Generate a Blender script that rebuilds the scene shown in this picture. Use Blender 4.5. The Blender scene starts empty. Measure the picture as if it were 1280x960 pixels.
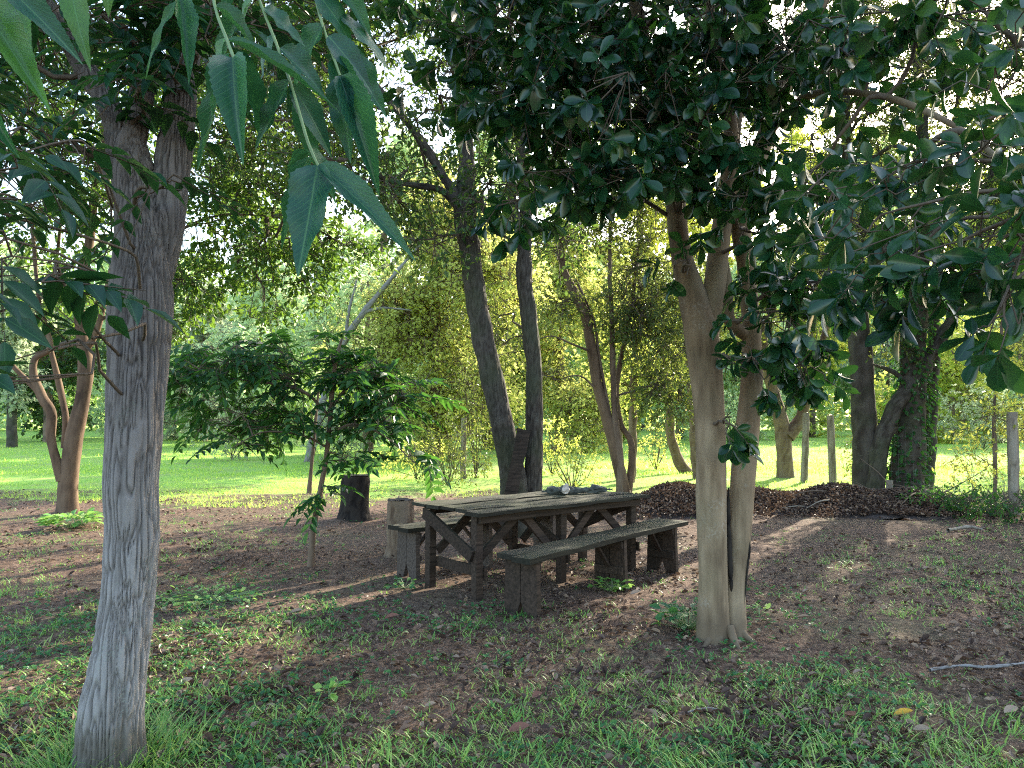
import bpy, math
import numpy as np
from mathutils import Vector, Matrix

rng = np.random.default_rng(11)
scene = bpy.context.scene
C = scene.collection

# ------------------------------------------------------------------ camera maths
TH = math.atan(40 / 960.0)
CT, ST = math.cos(TH), math.sin(TH)
CAMZ = 1.55


def W(px, py, Y):
    """point at depth Y metres that the photograph shows at px, py"""
    u = (px - 640) / 960.0
    v = (480 - py) / 960.0
    k = Y / (CT - v * ST)
    return np.array([u * k, Y, CAMZ + (ST + v * CT) * k])


def G(px, py):
    """ground point the photograph shows at px, py"""
    u = (px - 640) / 960.0
    v = (480 - py) / 960.0
    k = -CAMZ / (ST + v * CT)
    return np.array([u * k, k * (CT - v * ST), 0.0])


# ------------------------------------------------------------------ noise
def _hash(ix, iy, iz):
    n = (ix * 73856093) ^ (iy * 19349663) ^ (iz * 83492791)
    n = ((n ^ (n >> 13)) * 1274126177) & 0x7FFFFFFF
    n = ((n ^ (n >> 15)) * 668265263) & 0x7FFFFFFF
    return ((n >> 7) & 0xFFFF) / 65535.0


def vnoise(P):
    P = np.asarray(P, float)
    i = np.floor(P).astype(np.int64)
    f = P - i
    f = f * f * (3 - 2 * f)
    x, y, z = i[..., 0], i[..., 1], i[..., 2]
    fx, fy, fz = f[..., 0], f[..., 1], f[..., 2]
    r = 0
    for dx in (0, 1):
        wx = fx if dx else 1 - fx
        for dy in (0, 1):
            wy = fy if dy else 1 - fy
            for dz in (0, 1):
                wz = fz if dz else 1 - fz
                r = r + wx * wy * wz * _hash(x + dx, y + dy, z + dz)
    return r


def fbm(P, octv=4):
    a, s, t = 1.0, 0.0, 0.0
    P = np.asarray(P, float)
    for _ in range(octv):
        s = s + a * vnoise(P)
        t += a
        a *= .5
        P = P * 2.03 + 17.3
    return s / t


def nrm(v):
    return v / np.maximum(np.linalg.norm(v, axis=-1, keepdims=True), 1e-9)


def sstep(a, b, x):
    t = np.clip((x - a) / (b - a), 0, 1)
    return t * t * (3 - 2 * t)


def gz(x, y):
    x = np.asarray(x, float)
    y = np.asarray(y, float)
    P = np.stack([x, y, np.zeros_like(x)], -1)
    near = 1 - sstep(20, 40, y)
    return ((vnoise(P * .8 + 3.1) - .5) * .07 + (vnoise(P * 3.1) - .5) * .035) * near


# ------------------------------------------------------------------ mesh builder
class MB:
    def __init__(s):
        s.v, s.f, s.a, s.n = [], [], [], 0

    def add(s, V, F, A=None):
        V = np.asarray(V, float).reshape(-1, 3)
        if A is None:
            A = np.zeros_like(V)
        s.v.append(V)
        s.a.append(np.asarray(A, float).reshape(-1, 3))
        F = np.asarray(F, np.int64)
        s.f.append(F + s.n)
        s.n += len(V)

    def build(s, name, mat, parent=None, smooth=False):
        me = bpy.data.meshes.new(name)
        V = np.concatenate(s.v)
        A = np.concatenate(s.a)
        me.vertices.add(len(V))
        me.vertices.foreach_set('co', V.astype(np.float32).ravel())
        loops = np.concatenate([f.ravel() for f in s.f])
        tot = np.concatenate([np.full(len(f), f.shape[1]) for f in s.f])
        start = np.concatenate([[0], np.cumsum(tot)[:-1]])
        me.loops.add(len(loops))
        me.loops.foreach_set('vertex_index', loops.astype(np.int32))
        me.polygons.add(len(tot))
        me.polygons.foreach_set('loop_start', start.astype(np.int32))
        me.polygons.foreach_set('loop_total', tot.astype(np.int32))
        me.polygons.foreach_set('use_smooth', np.full(len(tot), smooth))
        at = me.attributes.new('lc', 'FLOAT_VECTOR', 'POINT')
        at.data.foreach_set('vector', A.astype(np.float32).ravel())
        me.update(calc_edges=True)
        me.validate()
        if mat:
            me.materials.append(mat)
        o = bpy.data.objects.new(name, me)
        C.objects.link(o)
        if parent is not None:
            o.parent = parent
            m = Matrix.Identity(4)
            q = parent
            while q is not None:
                m = Matrix.LocRotScale(q.location, q.rotation_euler, None) @ m
                q = q.parent
            me.transform(m.inverted())
        return o


def tag(o, label=None, cat=None, group=None, kind=None):
    for k, v in (('label', label), ('category', cat), ('group', group), ('kind', kind)):
        if v:
            o[k] = v
    return o


def thing(name, loc, label, cat, group=None):
    o = bpy.data.objects.new(name, None)
    o.empty_display_size = .2
    C.objects.link(o)
    o.location = [float(c) for c in loc]
    return tag(o, label, cat, group)


# ------------------------------------------------------------------ shapes
def template(prof, fold=.1, droop=.15, cols=3):
    """leaf outline: prof = [(t, half width)], pointed at 0 and 1"""
    V = [(0, 0, 0)]
    rows = []
    for t, w in prof:
        r = []
        for c in np.linspace(-1, 1, cols):
            r.append(len(V))
            V.append((t, c * w, abs(c) * w * fold - droop * t * t))
        rows.append(r)
    tip = len(V)
    V.append((1, 0, -droop))
    tris, quads = [], []
    for i in range(cols - 1):
        tris.append((0, rows[0][i + 1], rows[0][i]))
        tris.append((tip, rows[-1][i], rows[-1][i + 1]))
    for a, b in zip(rows[:-1], rows[1:]):
        for i in range(cols - 1):
            quads.append((a[i], a[i + 1], b[i + 1], b[i]))
    return dict(v=np.array(V, float), t=np.array(tris), q=np.array(quads) if quads else None)


T_TINY = dict(v=np.array([(0, 0, 0), (.42, -.5, .05), (.42, .5, .05), (1, 0, -.06)], float),
              t=np.array([(0, 3, 1), (0, 2, 3)]), q=None)
T_MED = template([(.22, .3), (.55, .5), (.82, .26)], fold=.25, droop=.12)
T_LANCE = template([(.15, .28), (.38, .5), (.68, .34), (.88, .13)], fold=.22, droop=.16)
T_OBOV = template([(.12, .12), (.35, .34), (.6, .5), (.8, .44), (.94, .22)], fold=.2, droop=.14)
T_DRY = template([(.2, .32), (.5, .5), (.8, .3)], fold=.55, droop=-.25)


def hero_template(fold=.16, droop=.16, wave=0.0):
    prof = []
    n = 30
    for i in range(1, n):
        t = i / n
        w = .5 * math.sin(math.pi * min(1, t ** .75)) ** .85 if t < .99 else .05
        w = .5 * (math.sin(math.pi * t ** .62) ** .9) * (1 - .25 * t)
        w *= 1 + (.045 if i % 2 else -.045)
        prof.append((t, max(w, .012)))
    T = template(prof, fold=fold, droop=droop, cols=7)
    v = T['v']
    v[:, 2] += wave * np.sin(v[:, 0] * 17 + np.sign(v[:, 1]) * 1.3) * np.abs(v[:, 1]) * .5
    v[:, 1] += wave * .12 * np.sin(v[:, 0] * 3.2)
    return T


T_HERO = [hero_template(*k) for k in ((.16, .16, .06), (.3, .05, .14), (.05, .28, .12), (.4, .2, .08), (.22, -.04, .16))]
BLADE = dict(v=np.array([(0, -.5, 0), (0, .5, 0), (.4, -.42, .05), (.4, .42, .05), (.75, -.27, .22), (.75, .27, .22), (1, 0, .42)], float),
             t=np.array([(4, 5, 6)]), q=np.array([(0, 1, 3, 2), (2, 3, 5, 4)]))
BLADE2 = dict(v=np.array([(0, -.5, 0), (0, .5, 0), (1, 0, .25)], float), t=np.array([(0, 1, 2)]), q=None)


def add_leaves(mb, P, D, N, L, Wd, T, rnd=None):
    n = len(P)
    if n == 0:
        return
    L = np.broadcast_to(np.asarray(L, float), (n,))
    Wd = np.broadcast_to(np.asarray(Wd, float), (n,))
    D = nrm(D)
    B = nrm(np.cross(N, D))
    N2 = np.cross(D, B)
    tv = T['v']
    k = len(tv)
    V = (P[:, None] + D[:, None] * (tv[:, 0][None] * L[:, None])[..., None]
         + B[:, None] * (tv[:, 1][None] * Wd[:, None])[..., None]
         + N2[:, None] * (tv[:, 2][None] * L[:, None])[..., None])
    if rnd is None:
        rnd = rng.random(n)
    A = np.empty((n, k, 3))
    A[:, :, 0] = tv[:, 0]
    A[:, :, 1] = tv[:, 1]
    A[:, :, 2] = rnd[:, None]
    off = (np.arange(n) * k)[:, None, None]
    base = mb.n
    mb.v.append(V.reshape(-1, 3))
    mb.a.append(A.reshape(-1, 3))
    for key in ('t', 'q'):
        if T[key] is not None:
            f = (T[key][None] + off).reshape(-1, T[key].shape[1]) + base
            mb.f.append(f)
    mb.n += n * k


def add_sticks(mb, A, B, ra, rb, sides=3):
    A = np.asarray(A, float)
    B = np.asarray(B, float)
    n = len(A)
    ra = np.broadcast_to(ra, (n,))
    rb = np.broadcast_to(rb, (n,))
    d = nrm(B - A)
    ref = np.where(np.abs(d[:, 2:3]) < .9, np.array([[0, 0, 1.]]), np.array([[1., 0, 0]]))
    x = nrm(np.cross(d, ref))
    y = np.cross(d, x)
    ang = np.arange(sides) * 2 * math.pi / sides
    ring = x[:, None] * np.cos(ang)[None, :, None] + y[:, None] * np.sin(ang)[None, :, None]
    V = np.concatenate([A[:, None] + ring * ra[:, None, None], B[:, None] + ring * rb[:, None, None]], 1)
    F = np.array([(i, (i + 1) % sides, sides + (i + 1) % sides, sides + i) for i in range(sides)])
    off = (np.arange(n) * 2 * sides)[:, None, None]
    mb.add(V.reshape(-1, 3), (F[None] + off).reshape(-1, 4), np.full((n * 2 * sides, 3), .5))


def catmull(pts, step):
    pts = np.asarray(pts, float)
    P = np.vstack([2 * pts[0] - pts[1], pts, 2 * pts[-1] - pts[-2]])
    out = []
    for i in range(1, len(P) - 2):
        p0, p1, p2, p3 = P[i - 1], P[i], P[i + 1], P[i + 2]
        n = max(2, int(np.linalg.norm((p2 - p1)[:3]) / step))
        for t in np.arange(n) / n:
            out.append(.5 * ((2 * p1) + (-p0 + p2) * t + (2 * p0 - 5 * p1 + 4 * p2 - p3) * t * t + (-p0 + 3 * p1 - 3 * p2 + p3) * t ** 3))
    out.append(pts[-1])
    return np.array(out)


def tube(mb, pts, sides=10, step=.15, bark=None, cap=True):
    """tapered limb along pts (x, y, z, r); bark(P, theta, s, r) gives (radius offset, height value)"""
    Q = catmull(pts, step)
    c, r = Q[:, :3], np.maximum(Q[:, 3], .002)
    n = len(c)
    tan = nrm(np.gradient(c, axis=0))
    x = np.array([1., 0, 0])
    if abs(tan[0] @ x) > .9:
        x = np.array([0, 1., 0])
    X = np.empty((n, 3))
    for i in range(n):
        x = x - tan[i] * (x @ tan[i])
        x = x / np.linalg.norm(x)
        X[i] = x
    Y = np.cross(tan, X)
    th = np.arange(sides) * 2 * math.pi / sides
    dirs = X[:, None] * np.cos(th)[None, :, None] + Y[:, None] * np.sin(th)[None, :, None]
    s = np.concatenate([[0], np.cumsum(np.linalg.norm(np.diff(c, axis=0), axis=1))])
    P = c[:, None] + dirs * r[:, None, None]
    A = np.full((n, sides, 3), .5)
    if bark is not None:
        d, h = bark(P, dirs, s, r)
        P = P + dirs * d[..., None]
        A[..., 0] = h
    idx = np.arange(n * sides).reshape(n, sides)
    a, b = idx[:-1], idx[1:]
    F = np.stack([a, np.roll(a, -1, 1), np.roll(b, -1, 1), b], -1).reshape(-1, 4)
    mb.add(P.reshape(-1, 3), F, A.reshape(-1, 3))
    if cap:
        mb.add(P[-1], np.array([list(range(sides))]), A[-1])
    return c, r


def bark_rough(amp=.012, fz=4.0, fx=22.0, sharp=7.0):
    def f(P, dirs, s, r):
        q = P * np.array([fx, fx, fz])
        w = fbm(P * np.array([9, 9, 3.]), 2)
        n = fbm(q + w[..., None] * 2.0, 3)
        if sharp > 9:       # short vertical fissures between flat plates
            q3 = P * np.array([fx, fx, fz]) + w[..., None] * .5
            l1 = np.clip(np.abs(vnoise(q3) - .5) * 5.5, 0, 1)
            l2 = np.clip(np.abs(vnoise(P * np.array([fx * 1.9, fx * 1.9, fz * 1.7]) + 31 + w[..., None] * .5) - .5) * 5, 0, 1)
            gate = sstep(.3, .6, vnoise(P * np.array([22, 22, 9.]) + 11))
            crack = np.minimum(l1, l2 * (1 - gate) + gate)
        else:
            crack = np.clip(np.abs(n - .5) * sharp, 0, 1)
        q2 = P * np.array([fx * 2.3, fx * 2.3, fz * 4])
        n2 = vnoise(q2)
        low = vnoise(P * np.array([7, 7, 4.])) - .5
        h = crack * .8 + n2 * .2
        return (h - .6) * amp + low * amp * 2.2, h * .7 + .2
    return f


def bark_smooth(k=.1):
    def f(P, dirs, s, r):
        low = vnoise(P * np.array([7, 7, 2.2])) - .5
        m = vnoise(P * np.array([26, 26, 7.])) - .5
        return low * r[:, None] * k * 2.2 + m * r[:, None] * k * .35, .5 + low * .7 + m * .4
    return f


def flare(base, amt, lobes=5, ph=0.0, inner=bark_smooth()):
    def f(P, dirs, s, r):
        d, h = inner(P, dirs, s, r)
        a = np.arctan2(dirs[..., 1], dirs[..., 0])
        k = np.exp(-s / base)[:, None]
        return d + k * amt * (1 + .45 * np.sin(a * lobes + ph) + .25 * np.sin(a * 3 + ph * 2)), h
    return f


def box(mb, c, size, ax=None, jit=0.0):
    """a board: centre c, size along axes ax (3x3 rows)"""
    ax = np.eye(3) if ax is None else np.asarray(ax, float)
    s = np.asarray(size, float) / 2
    n = max(2, int(max(size) / .12)) if jit else 2
    long = int(np.argmax(size))
    o = [i for i in range(3) if i != long]
    ch = min(s[o[0]], s[o[1]]) * .12
    prof = []
    a, b = s[o[0]], s[o[1]]
    for sx, sy in ((1, 1), (-1, 1), (-1, -1), (1, -1)):
        if sx * sy > 0:
            prof += [(sx * a, sy * (b - ch)), (sx * (a - ch), sy * b)]
        else:
            prof += [(sx * (a - ch), sy * b), (sx * a, sy * (b - ch))]
    prof = np.array(prof)
    V = []
    for t in np.linspace(-1, 1, n):
        for k in range(8):
            p = np.zeros(3)
            p[long] = t * s[long]
            p[o[0]], p[o[1]] = prof[k]
            V.append(p)
    V = np.array(V)
    if jit:
        V += (rng.random(V.shape) - .5) * jit + (vnoise(V * 3.3 + rng.random() * 99)[:, None] - .5) * np.array([[0 if i == long else jit * 2.2 for i in range(3)]])
        bend = (rng.random() - .5) * jit * 2.5
        V[:, o[1]] += bend * (1 - (V[:, long] / s[long]) ** 2)
    V = np.asarray(c) + V @ ax
    idx = np.arange(n * 8).reshape(n, 8)
    aa, bb = idx[:-1], idx[1:]
    F = np.stack([aa, np.roll(aa, -1, 1), np.roll(bb, -1, 1), bb], -1).reshape(-1, 4)
    if (long == 1):
        F = F[:, ::-1]
    A = np.full((len(V), 3), .5)
    A[:, 2] = rng.random()
    base = mb.n
    mb.v.append(V)
    mb.a.append(A)
    mb.n += len(V)
    mb.f.append(F + base)
    mb.f.append(np.array([idx[0][::-1], idx[-1]]) + base)


def board(mb, p, q, w, t, up=(0, 0, 1), jit=0.002):
    """a board from p to q, w wide (across), t thick (along up)"""
    p = np.asarray(p, float)
    q = np.asarray(q, float)
    d = nrm(q - p)
    up = np.asarray(up, float)
    side = nrm(np.cross(up, d))
    u2 = np.cross(d, side)
    box(mb, (p + q) / 2, (np.linalg.norm(q - p), w, t), np.array([d, side, u2]), jit)


# ------------------------------------------------------------------ materials
def new_mat(name):
    m = bpy.data.materials.new(name)
    m.use_nodes = True
    nt = m.node_tree
    nt.nodes.clear()
    out = nt.nodes.new('ShaderNodeOutputMaterial')
    return m, nt, out


def nd(nt, t, **kw):
    n = nt.nodes.new('ShaderNode' + t)
    for k, v in kw.items():
        if k.startswith('i_'):
            n.inputs[k[2:].replace('_', ' ')].default_value = v
        else:
            setattr(n, k, v)
    return n


def ramp(nt, stops, src):
    r = nt.nodes.new('ShaderNodeValToRGB')
    e = r.color_ramp.elements
    while len(e) < len(stops):
        e.new(.5)
    for el, (p, c) in zip(e, stops):
        el.position = p
        el.color = (*c, 1) if len(c) == 3 else c
    nt.links.new(src, r.inputs['Fac'])
    return r.outputs['Color']


def mixc(nt, fac, a, b, mode='MIX'):
    m = nt.nodes.new('ShaderNodeMix')
    m.data_type = 'RGBA'
    m.blend_type = mode
    for sock, val in ((m.inputs[0], fac), (m.inputs[6], a), (m.inputs[7], b)):
        if hasattr(val, 'node'):
            nt.links.new(val, sock)
        else:
            sock.default_value = (*val, 1) if isinstance(val, tuple) else val
    return m.outputs[2]


def math_(nt, op, a, b=None, c=None, clamp=False):
    m = nt.nodes.new('ShaderNodeMath')
    m.operation = op
    m.use_clamp = clamp
    for i, v in enumerate((a, b, c)):
        if v is None:
            continue
        if hasattr(v, 'node'):
            nt.links.new(v, m.inputs[i])
        else:
            m.inputs[i].default_value = v
    return m.outputs[0]


def leaf_mat(name, cols, trans, fac=.4, rough=.42, spec=.5, vein=None, hero=False):
    m, nt, out = new_mat(name)
    at = nd(nt, 'Attribute', attribute_name='lc')
    sep = nd(nt, 'SeparateXYZ')
    nt.links.new(at.outputs['Vector'], sep.inputs[0])
    col = ramp(nt, [(i / (len(cols) - 1), c) for i, c in enumerate(cols)], sep.outputs['Z'])
    tcol = mixc(nt, .55, col, trans)
    if vein:
        ab = math_(nt, 'ABSOLUTE', sep.outputs['Y'])
        k = math_(nt, 'SUBTRACT', 1.0, math_(nt, 'MULTIPLY', ab, 26.0 if not hero else 36.0), clamp=True)
        if hero:
            ph = math_(nt, 'SUBTRACT', math_(nt, 'MULTIPLY', sep.outputs['X'], 15.0), math_(nt, 'MULTIPLY', ab, 9.0))
            fr = math_(nt, 'ABSOLUTE', math_(nt, 'SUBTRACT', math_(nt, 'FRACT', ph), .5))
            sv = math_(nt, 'SUBTRACT', 1.0, math_(nt, 'MULTIPLY', fr, 9.0), clamp=True)
            k = math_(nt, 'MAXIMUM', k, math_(nt, 'MULTIPLY', sv, .42))
        col = mixc(nt, math_(nt, 'MULTIPLY', k, .75), col, vein)
    p = nd(nt, 'BsdfPrincipled', i_Roughness=rough)
    p.inputs['Specular IOR Level'].default_value = spec
    nt.links.new(col, p.inputs['Base Color'])
    if hero:
        ns = nd(nt, 'TexNoise', i_Scale=90.0, i_Detail=3.0)
        bp = nd(nt, 'Bump', i_Strength=.22, i_Distance=.004)
        blot = ramp(nt, [(.40, (.75, .8, .75)), (.6, (1.15, 1.1, 1.0))], ns.outputs[0])
        nt.links.new(mixc(nt, 1.0, col, blot, 'MULTIPLY'), p.inputs['Base Color'])
        nt.links.new(math_(nt, 'SUBTRACT', ns.outputs[0], math_(nt, 'MULTIPLY', k, 1.2)), bp.inputs['Height'])
        nt.links.new(bp.outputs[0], p.inputs['Normal'])
    t = nd(nt, 'BsdfTranslucent')
    nt.links.new(tcol, t.inputs['Color'])
    mx = nd(nt, 'MixShader')
    mx.inputs[0].default_value = fac
    nt.links.new(p.outputs[0], mx.inputs[1])
    nt.links.new(t.outputs[0], mx.inputs[2])
    nt.links.new(mx.outputs[0], out.inputs['Surface'])
    return m


def bark_mat(name, dark, mid, light, patch=None, scale=1.0, bump=.6, stretch=.22, rough=.9, moss=None, high=None, foot=None):
    m, nt, out = new_mat(name)
    geo = nd(nt, 'NewGeometry')
    mp = nd(nt, 'Mapping')
    mp.inputs['Scale'].default_value = (1, 1, stretch)
    nt.links.new(geo.outputs['Position'], mp.inputs[0])
    n1 = nd(nt, 'TexNoise', i_Scale=28.0 * scale, i_Detail=6.0, i_Roughness=.65)
    nt.links.new(mp.outputs[0], n1.inputs[0])
    n2 = nd(nt, 'TexNoise', i_Scale=5.0 * scale, i_Detail=4.0)
    nt.links.new(geo.outputs['Position'], n2.inputs[0])
    at = nd(nt, 'Attribute', attribute_name='lc')
    sep = nd(nt, 'SeparateXYZ')
    nt.links.new(at.outputs['Vector'], sep.inputs[0])
    h = math_(nt, 'ADD', math_(nt, 'MULTIPLY', sep.outputs['X'], .55), math_(nt, 'MULTIPLY', n1.outputs[0], .5))
    col = ramp(nt, [(.30, dark), (.48, mid), (.72, light)], h)
    if patch:
        k = ramp(nt, [(.56, (0, 0, 0)), (.66, (1, 1, 1))], n2.outputs[0])
        n3 = nd(nt, 'TexNoise', i_Scale=60.0 * scale, i_Detail=3.0)
        nt.links.new(geo.outputs['Position'], n3.inputs[0])
        k2 = ramp(nt, [(.5, (0, 0, 0)), (.62, (1, 1, 1))], n3.outputs[0])
        k3 = math_(nt, 'MULTIPLY', k, k2)
        col = mixc(nt, math_(nt, 'MULTIPLY', k3, .7), col, patch)
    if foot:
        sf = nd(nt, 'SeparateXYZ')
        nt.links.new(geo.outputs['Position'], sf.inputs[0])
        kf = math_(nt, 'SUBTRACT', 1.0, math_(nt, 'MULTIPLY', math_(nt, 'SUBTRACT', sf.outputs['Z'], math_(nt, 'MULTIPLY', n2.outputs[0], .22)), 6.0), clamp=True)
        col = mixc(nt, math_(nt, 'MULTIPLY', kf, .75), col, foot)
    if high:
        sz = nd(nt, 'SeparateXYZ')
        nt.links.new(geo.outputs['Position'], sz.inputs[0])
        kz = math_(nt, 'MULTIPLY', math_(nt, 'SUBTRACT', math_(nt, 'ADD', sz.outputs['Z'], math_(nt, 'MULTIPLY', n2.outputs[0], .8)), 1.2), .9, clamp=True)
        col = mixc(nt, math_(nt, 'MULTIPLY', kz, .85), col, mixc(nt, 1.0, col, high, 'MULTIPLY'))  # darker upward: painted shade below the leaves, and browner upper bark
    if moss:
        n4 = nd(nt, 'TexNoise', i_Scale=2.2 * scale, i_Detail=5.0)
        nt.links.new(geo.outputs['Position'], n4.inputs[0])
        k = ramp(nt, [(.45, (0, 0, 0)), (.65, (1, 1, 1))], n4.outputs[0])
        col = mixc(nt, math_(nt, 'MULTIPLY', k, .6), col, moss)
    p = nd(nt, 'BsdfPrincipled', i_Roughness=rough)
    p.inputs['Specular IOR Level'].default_value = .2
    nt.links.new(col, p.inputs['Base Color'])
    bp = nd(nt, 'Bump', i_Strength=bump, i_Distance=.012)
    nt.links.new(n1.outputs[0], bp.inputs['Height'])
    nt.links.new(bp.outputs[0], p.inputs['Normal'])
    nt.links.new(p.outputs[0], out.inputs['Surface'])
    return m


def wood_mat(name, dark, mid, moss=None, mossk=.6):
    m, nt, out = new_mat(name)
    tc = nd(nt, 'TexCoord')
    mp = nd(nt, 'Mapping')
    mp.inputs['Scale'].default_value = (1.3, 30, 30)
    nt.links.new(tc.outputs['Object'], mp.inputs[0])
    n1 = nd(nt, 'TexNoise', i_Scale=1.5, i_Detail=4.0, i_Roughness=.6)
    nt.links.new(mp.outputs[0], n1.inputs[0])
    n2 = nd(nt, 'TexNoise', i_Scale=3.5, i_Detail=5.0, i_Roughness=.65)
    nt.links.new(tc.outputs['Object'], n2.inputs[0])
    at = nd(nt, 'Attribute', attribute_name='lc')
    sep = nd(nt, 'SeparateXYZ')
    nt.links.new(at.outputs['Vector'], sep.inputs[0])
    col = ramp(nt, [(.32, dark), (.68, mid)], n1.outputs[0])
    v = math_(nt, 'ADD', .7, math_(nt, 'MULTIPLY', sep.outputs['Z'], .6))
    hs = nd(nt, 'HueSaturation')
    nt.links.new(v, hs.inputs['Value'])
    nt.links.new(col, hs.inputs['Color'])
    col = hs.outputs[0]
    if moss:
        geo = nd(nt, 'NewGeometry')
        s2 = nd(nt, 'SeparateXYZ')
        nt.links.new(geo.outputs['Normal'], s2.inputs[0])
        k = ramp(nt, [(.3, (.12, .12, .12)), (.62, (1, 1, 1))], n2.outputs[0])
        up = math_(nt, 'ADD', math_(nt, 'MULTIPLY', s2.outputs['Z'], .75), .2, clamp=True)
        col = mixc(nt, math_(nt, 'MULTIPLY', math_(nt, 'MULTIPLY', k, up), mossk), col, moss)
    p = nd(nt, 'BsdfPrincipled', i_Roughness=.85)
    p.inputs['Specular IOR Level'].default_value = .25
    nt.links.new(col, p.inputs['Base Color'])
    bp = nd(nt, 'Bump', i_Strength=.7, i_Distance=.006)
    nt.links.new(n1.outputs[0], bp.inputs['Height'])
    nt.links.new(bp.outputs[0], p.inputs['Normal'])
    nt.links.new(p.outputs[0], out.inputs['Surface'])
    return m


def plain_mat(name, a, b, scale=20.0, rough=.8, bump=.4):
    m, nt, out = new_mat(name)
    geo = nd(nt, 'NewGeometry')
    n1 = nd(nt, 'TexNoise', i_Scale=scale, i_Detail=5.0)
    nt.links.new(geo.outputs['Position'], n1.inputs[0])
    col = ramp(nt, [(.35, a), (.65, b)], n1.outputs[0])
    p = nd(nt, 'BsdfPrincipled', i_Roughness=rough)
    nt.links.new(col, p.inputs['Base Color'])
    bp = nd(nt, 'Bump', i_Strength=bump, i_Distance=.01)
    nt.links.new(n1.outputs[0], bp.inputs['Height'])
    nt.links.new(bp.outputs[0], p.inputs['Normal'])
    nt.links.new(p.outputs[0], out.inputs['Surface'])
    return m


M = {}
M['leaf_pecan'] = leaf_mat('leaf_pecan', [(.005, .036, .020), (.010, .052, .022), (.022, .072, .02)], (.07, .20, .02), .33, .36, .4, vein=(.06, .15, .06))
M['leaf_hero'] = leaf_mat('leaf_hero', [(.009, .062, .048), (.016, .085, .048), (.07, .17, .02)], (.08, .26, .03), .34, .30, .45, vein=(.12, .27, .11), hero=True)
M['leaf_glossy'] = leaf_mat('leaf_glossy', [(.004, .026, .015), (.008, .041, .019), (.015, .057, .019), (.05, .10, .02)], (.06, .19, .014), .24, .22, .42, vein=(.04, .10, .04))
M['leaf_mid'] = leaf_mat('leaf_mid', [(.022, .075, .018), (.04, .11, .022), (.08, .155, .03)], (.28, .45, .04), .42, .42, .4)
M['leaf_olive'] = leaf_mat('leaf_olive', [(.035, .07, .025), (.06, .10, .03), (.10, .14, .035)], (.32, .38, .05), .40, .42, .4)
M['leaf_sapling'] = leaf_mat('leaf_sapling', [(.010, .055, .020), (.02, .082, .024), (.045, .125, .026)], (.13, .33, .03), .40, .40, .35)
M['leaf_bright'] = leaf_mat('leaf_bright', [(.19, .27, .05), (.28, .36, .07), (.38, .46, .10)], (.95, .95, .20), .64, .5, .3)  # leaf colours lifted to carry backlit glow
M['leaf_haze_tint'] = leaf_mat('leaf_haze_tint', [(.34, .46, .25), (.43, .56, .30), (.53, .64, .36)], (.82, .93, .46), .55, .6, .2)  # distance haze put into the leaf colours as paleness
M['leaf_glow_tint'] = leaf_mat('leaf_glow_tint', [(.29, .37, .10), (.38, .44, .12), (.47, .51, .15)], (.95, .93, .26), .6, .6, .15)  # backlit glow put into pale yellow leaf colours
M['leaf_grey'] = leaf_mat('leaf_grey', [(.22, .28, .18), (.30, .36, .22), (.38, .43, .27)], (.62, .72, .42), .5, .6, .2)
M['leaf_dusk'] = leaf_mat('leaf_dusk', [(.018, .048, .018), (.032, .075, .024), (.06, .11, .03)], (.22, .35, .045), .42, .45, .35)
M['grass'] = leaf_mat('grass', [(.08, .24, .06), (.15, .35, .08), (.27, .46, .10), (.42, .46, .18)], (.36, .58, .12), .40, .45, .35)
M['lawn'] = leaf_mat('lawn', [(.22, .42, .07), (.30, .52, .08), (.42, .60, .11)], (.75, .92, .16), .5, .5, .25)
M['herb'] = leaf_mat('herb', [(.022, .10, .042), (.04, .15, .05), (.09, .23, .06)], (.18, .38, .05), .35, .45, .35)
M['litter'] = leaf_mat('litter', [(.030, .018, .015), (.085, .052, .040), (.18, .118, .086), (.32, .235, .17)], (.20, .12, .06), .12, .6, .25)
M['straw'] = leaf_mat('straw', [(.12, .09, .06), (.22, .18, .12), (.32, .27, .19)], (.2, .16, .1), .1, .7, .2)
M['dry_yellow'] = leaf_mat('dry_yellow', [(.55, .30, .03), (.6, .36, .05)], (.5, .3, .05), .3, .5, .3, vein=(.5, .36, .12))
M['dry_red'] = leaf_mat('dry_red', [(.16, .065, .042), (.22, .10, .07)], (.2, .1, .06), .15, .6, .3, vein=(.28, .16, .11))
M['dry_tan'] = leaf_mat('dry_tan', [(.28, .19, .13), (.34, .25, .18)], (.2, .15, .1), .15, .6, .3, vein=(.36, .28, .2))
M['bark_grey'] = bark_mat('bark_grey', (.060, .052, .048), (.19, .174, .168), (.285, .265, .26), patch=(.27, .29, .26), scale=1.7, bump=.7, high=(.42, .38, .34), foot=(.075, .062, .045))  # high mixes browner upper bark with painted canopy shade
M['bark_smooth'] = bark_mat('bark_smooth', (.115, .080, .050), (.23, .168, .108), (.36, .275, .185), patch=(.36, .31, .25), scale=1.0, bump=.45, stretch=.16, rough=.8, moss=(.17, .14, .085), high=(.60, .54, .46), foot=(.11, .08, .055))  # high paints leaf shade into the colour of the upper stems
M['bark_orange'] = bark_mat('bark_orange', (.055, .036, .025), (.120, .080, .053), (.18, .125, .083), scale=.8, bump=.2, stretch=.3)
M['bark_dark'] = bark_mat('bark_dark', (.020, .016, .013), (.045, .036, .029), (.085, .073, .06), patch=(.13, .13, .105), scale=1.0, moss=(.05, .058, .03))
M['bark_brown'] = bark_mat('bark_brown', (.06, .042, .03), (.13, .09, .065), (.2, .15, .11), scale=.7)
M['bark_pale'] = bark_mat('bark_pale', (.10, .09, .085), (.18, .165, .155), (.25, .235, .225), scale=.6)
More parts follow.
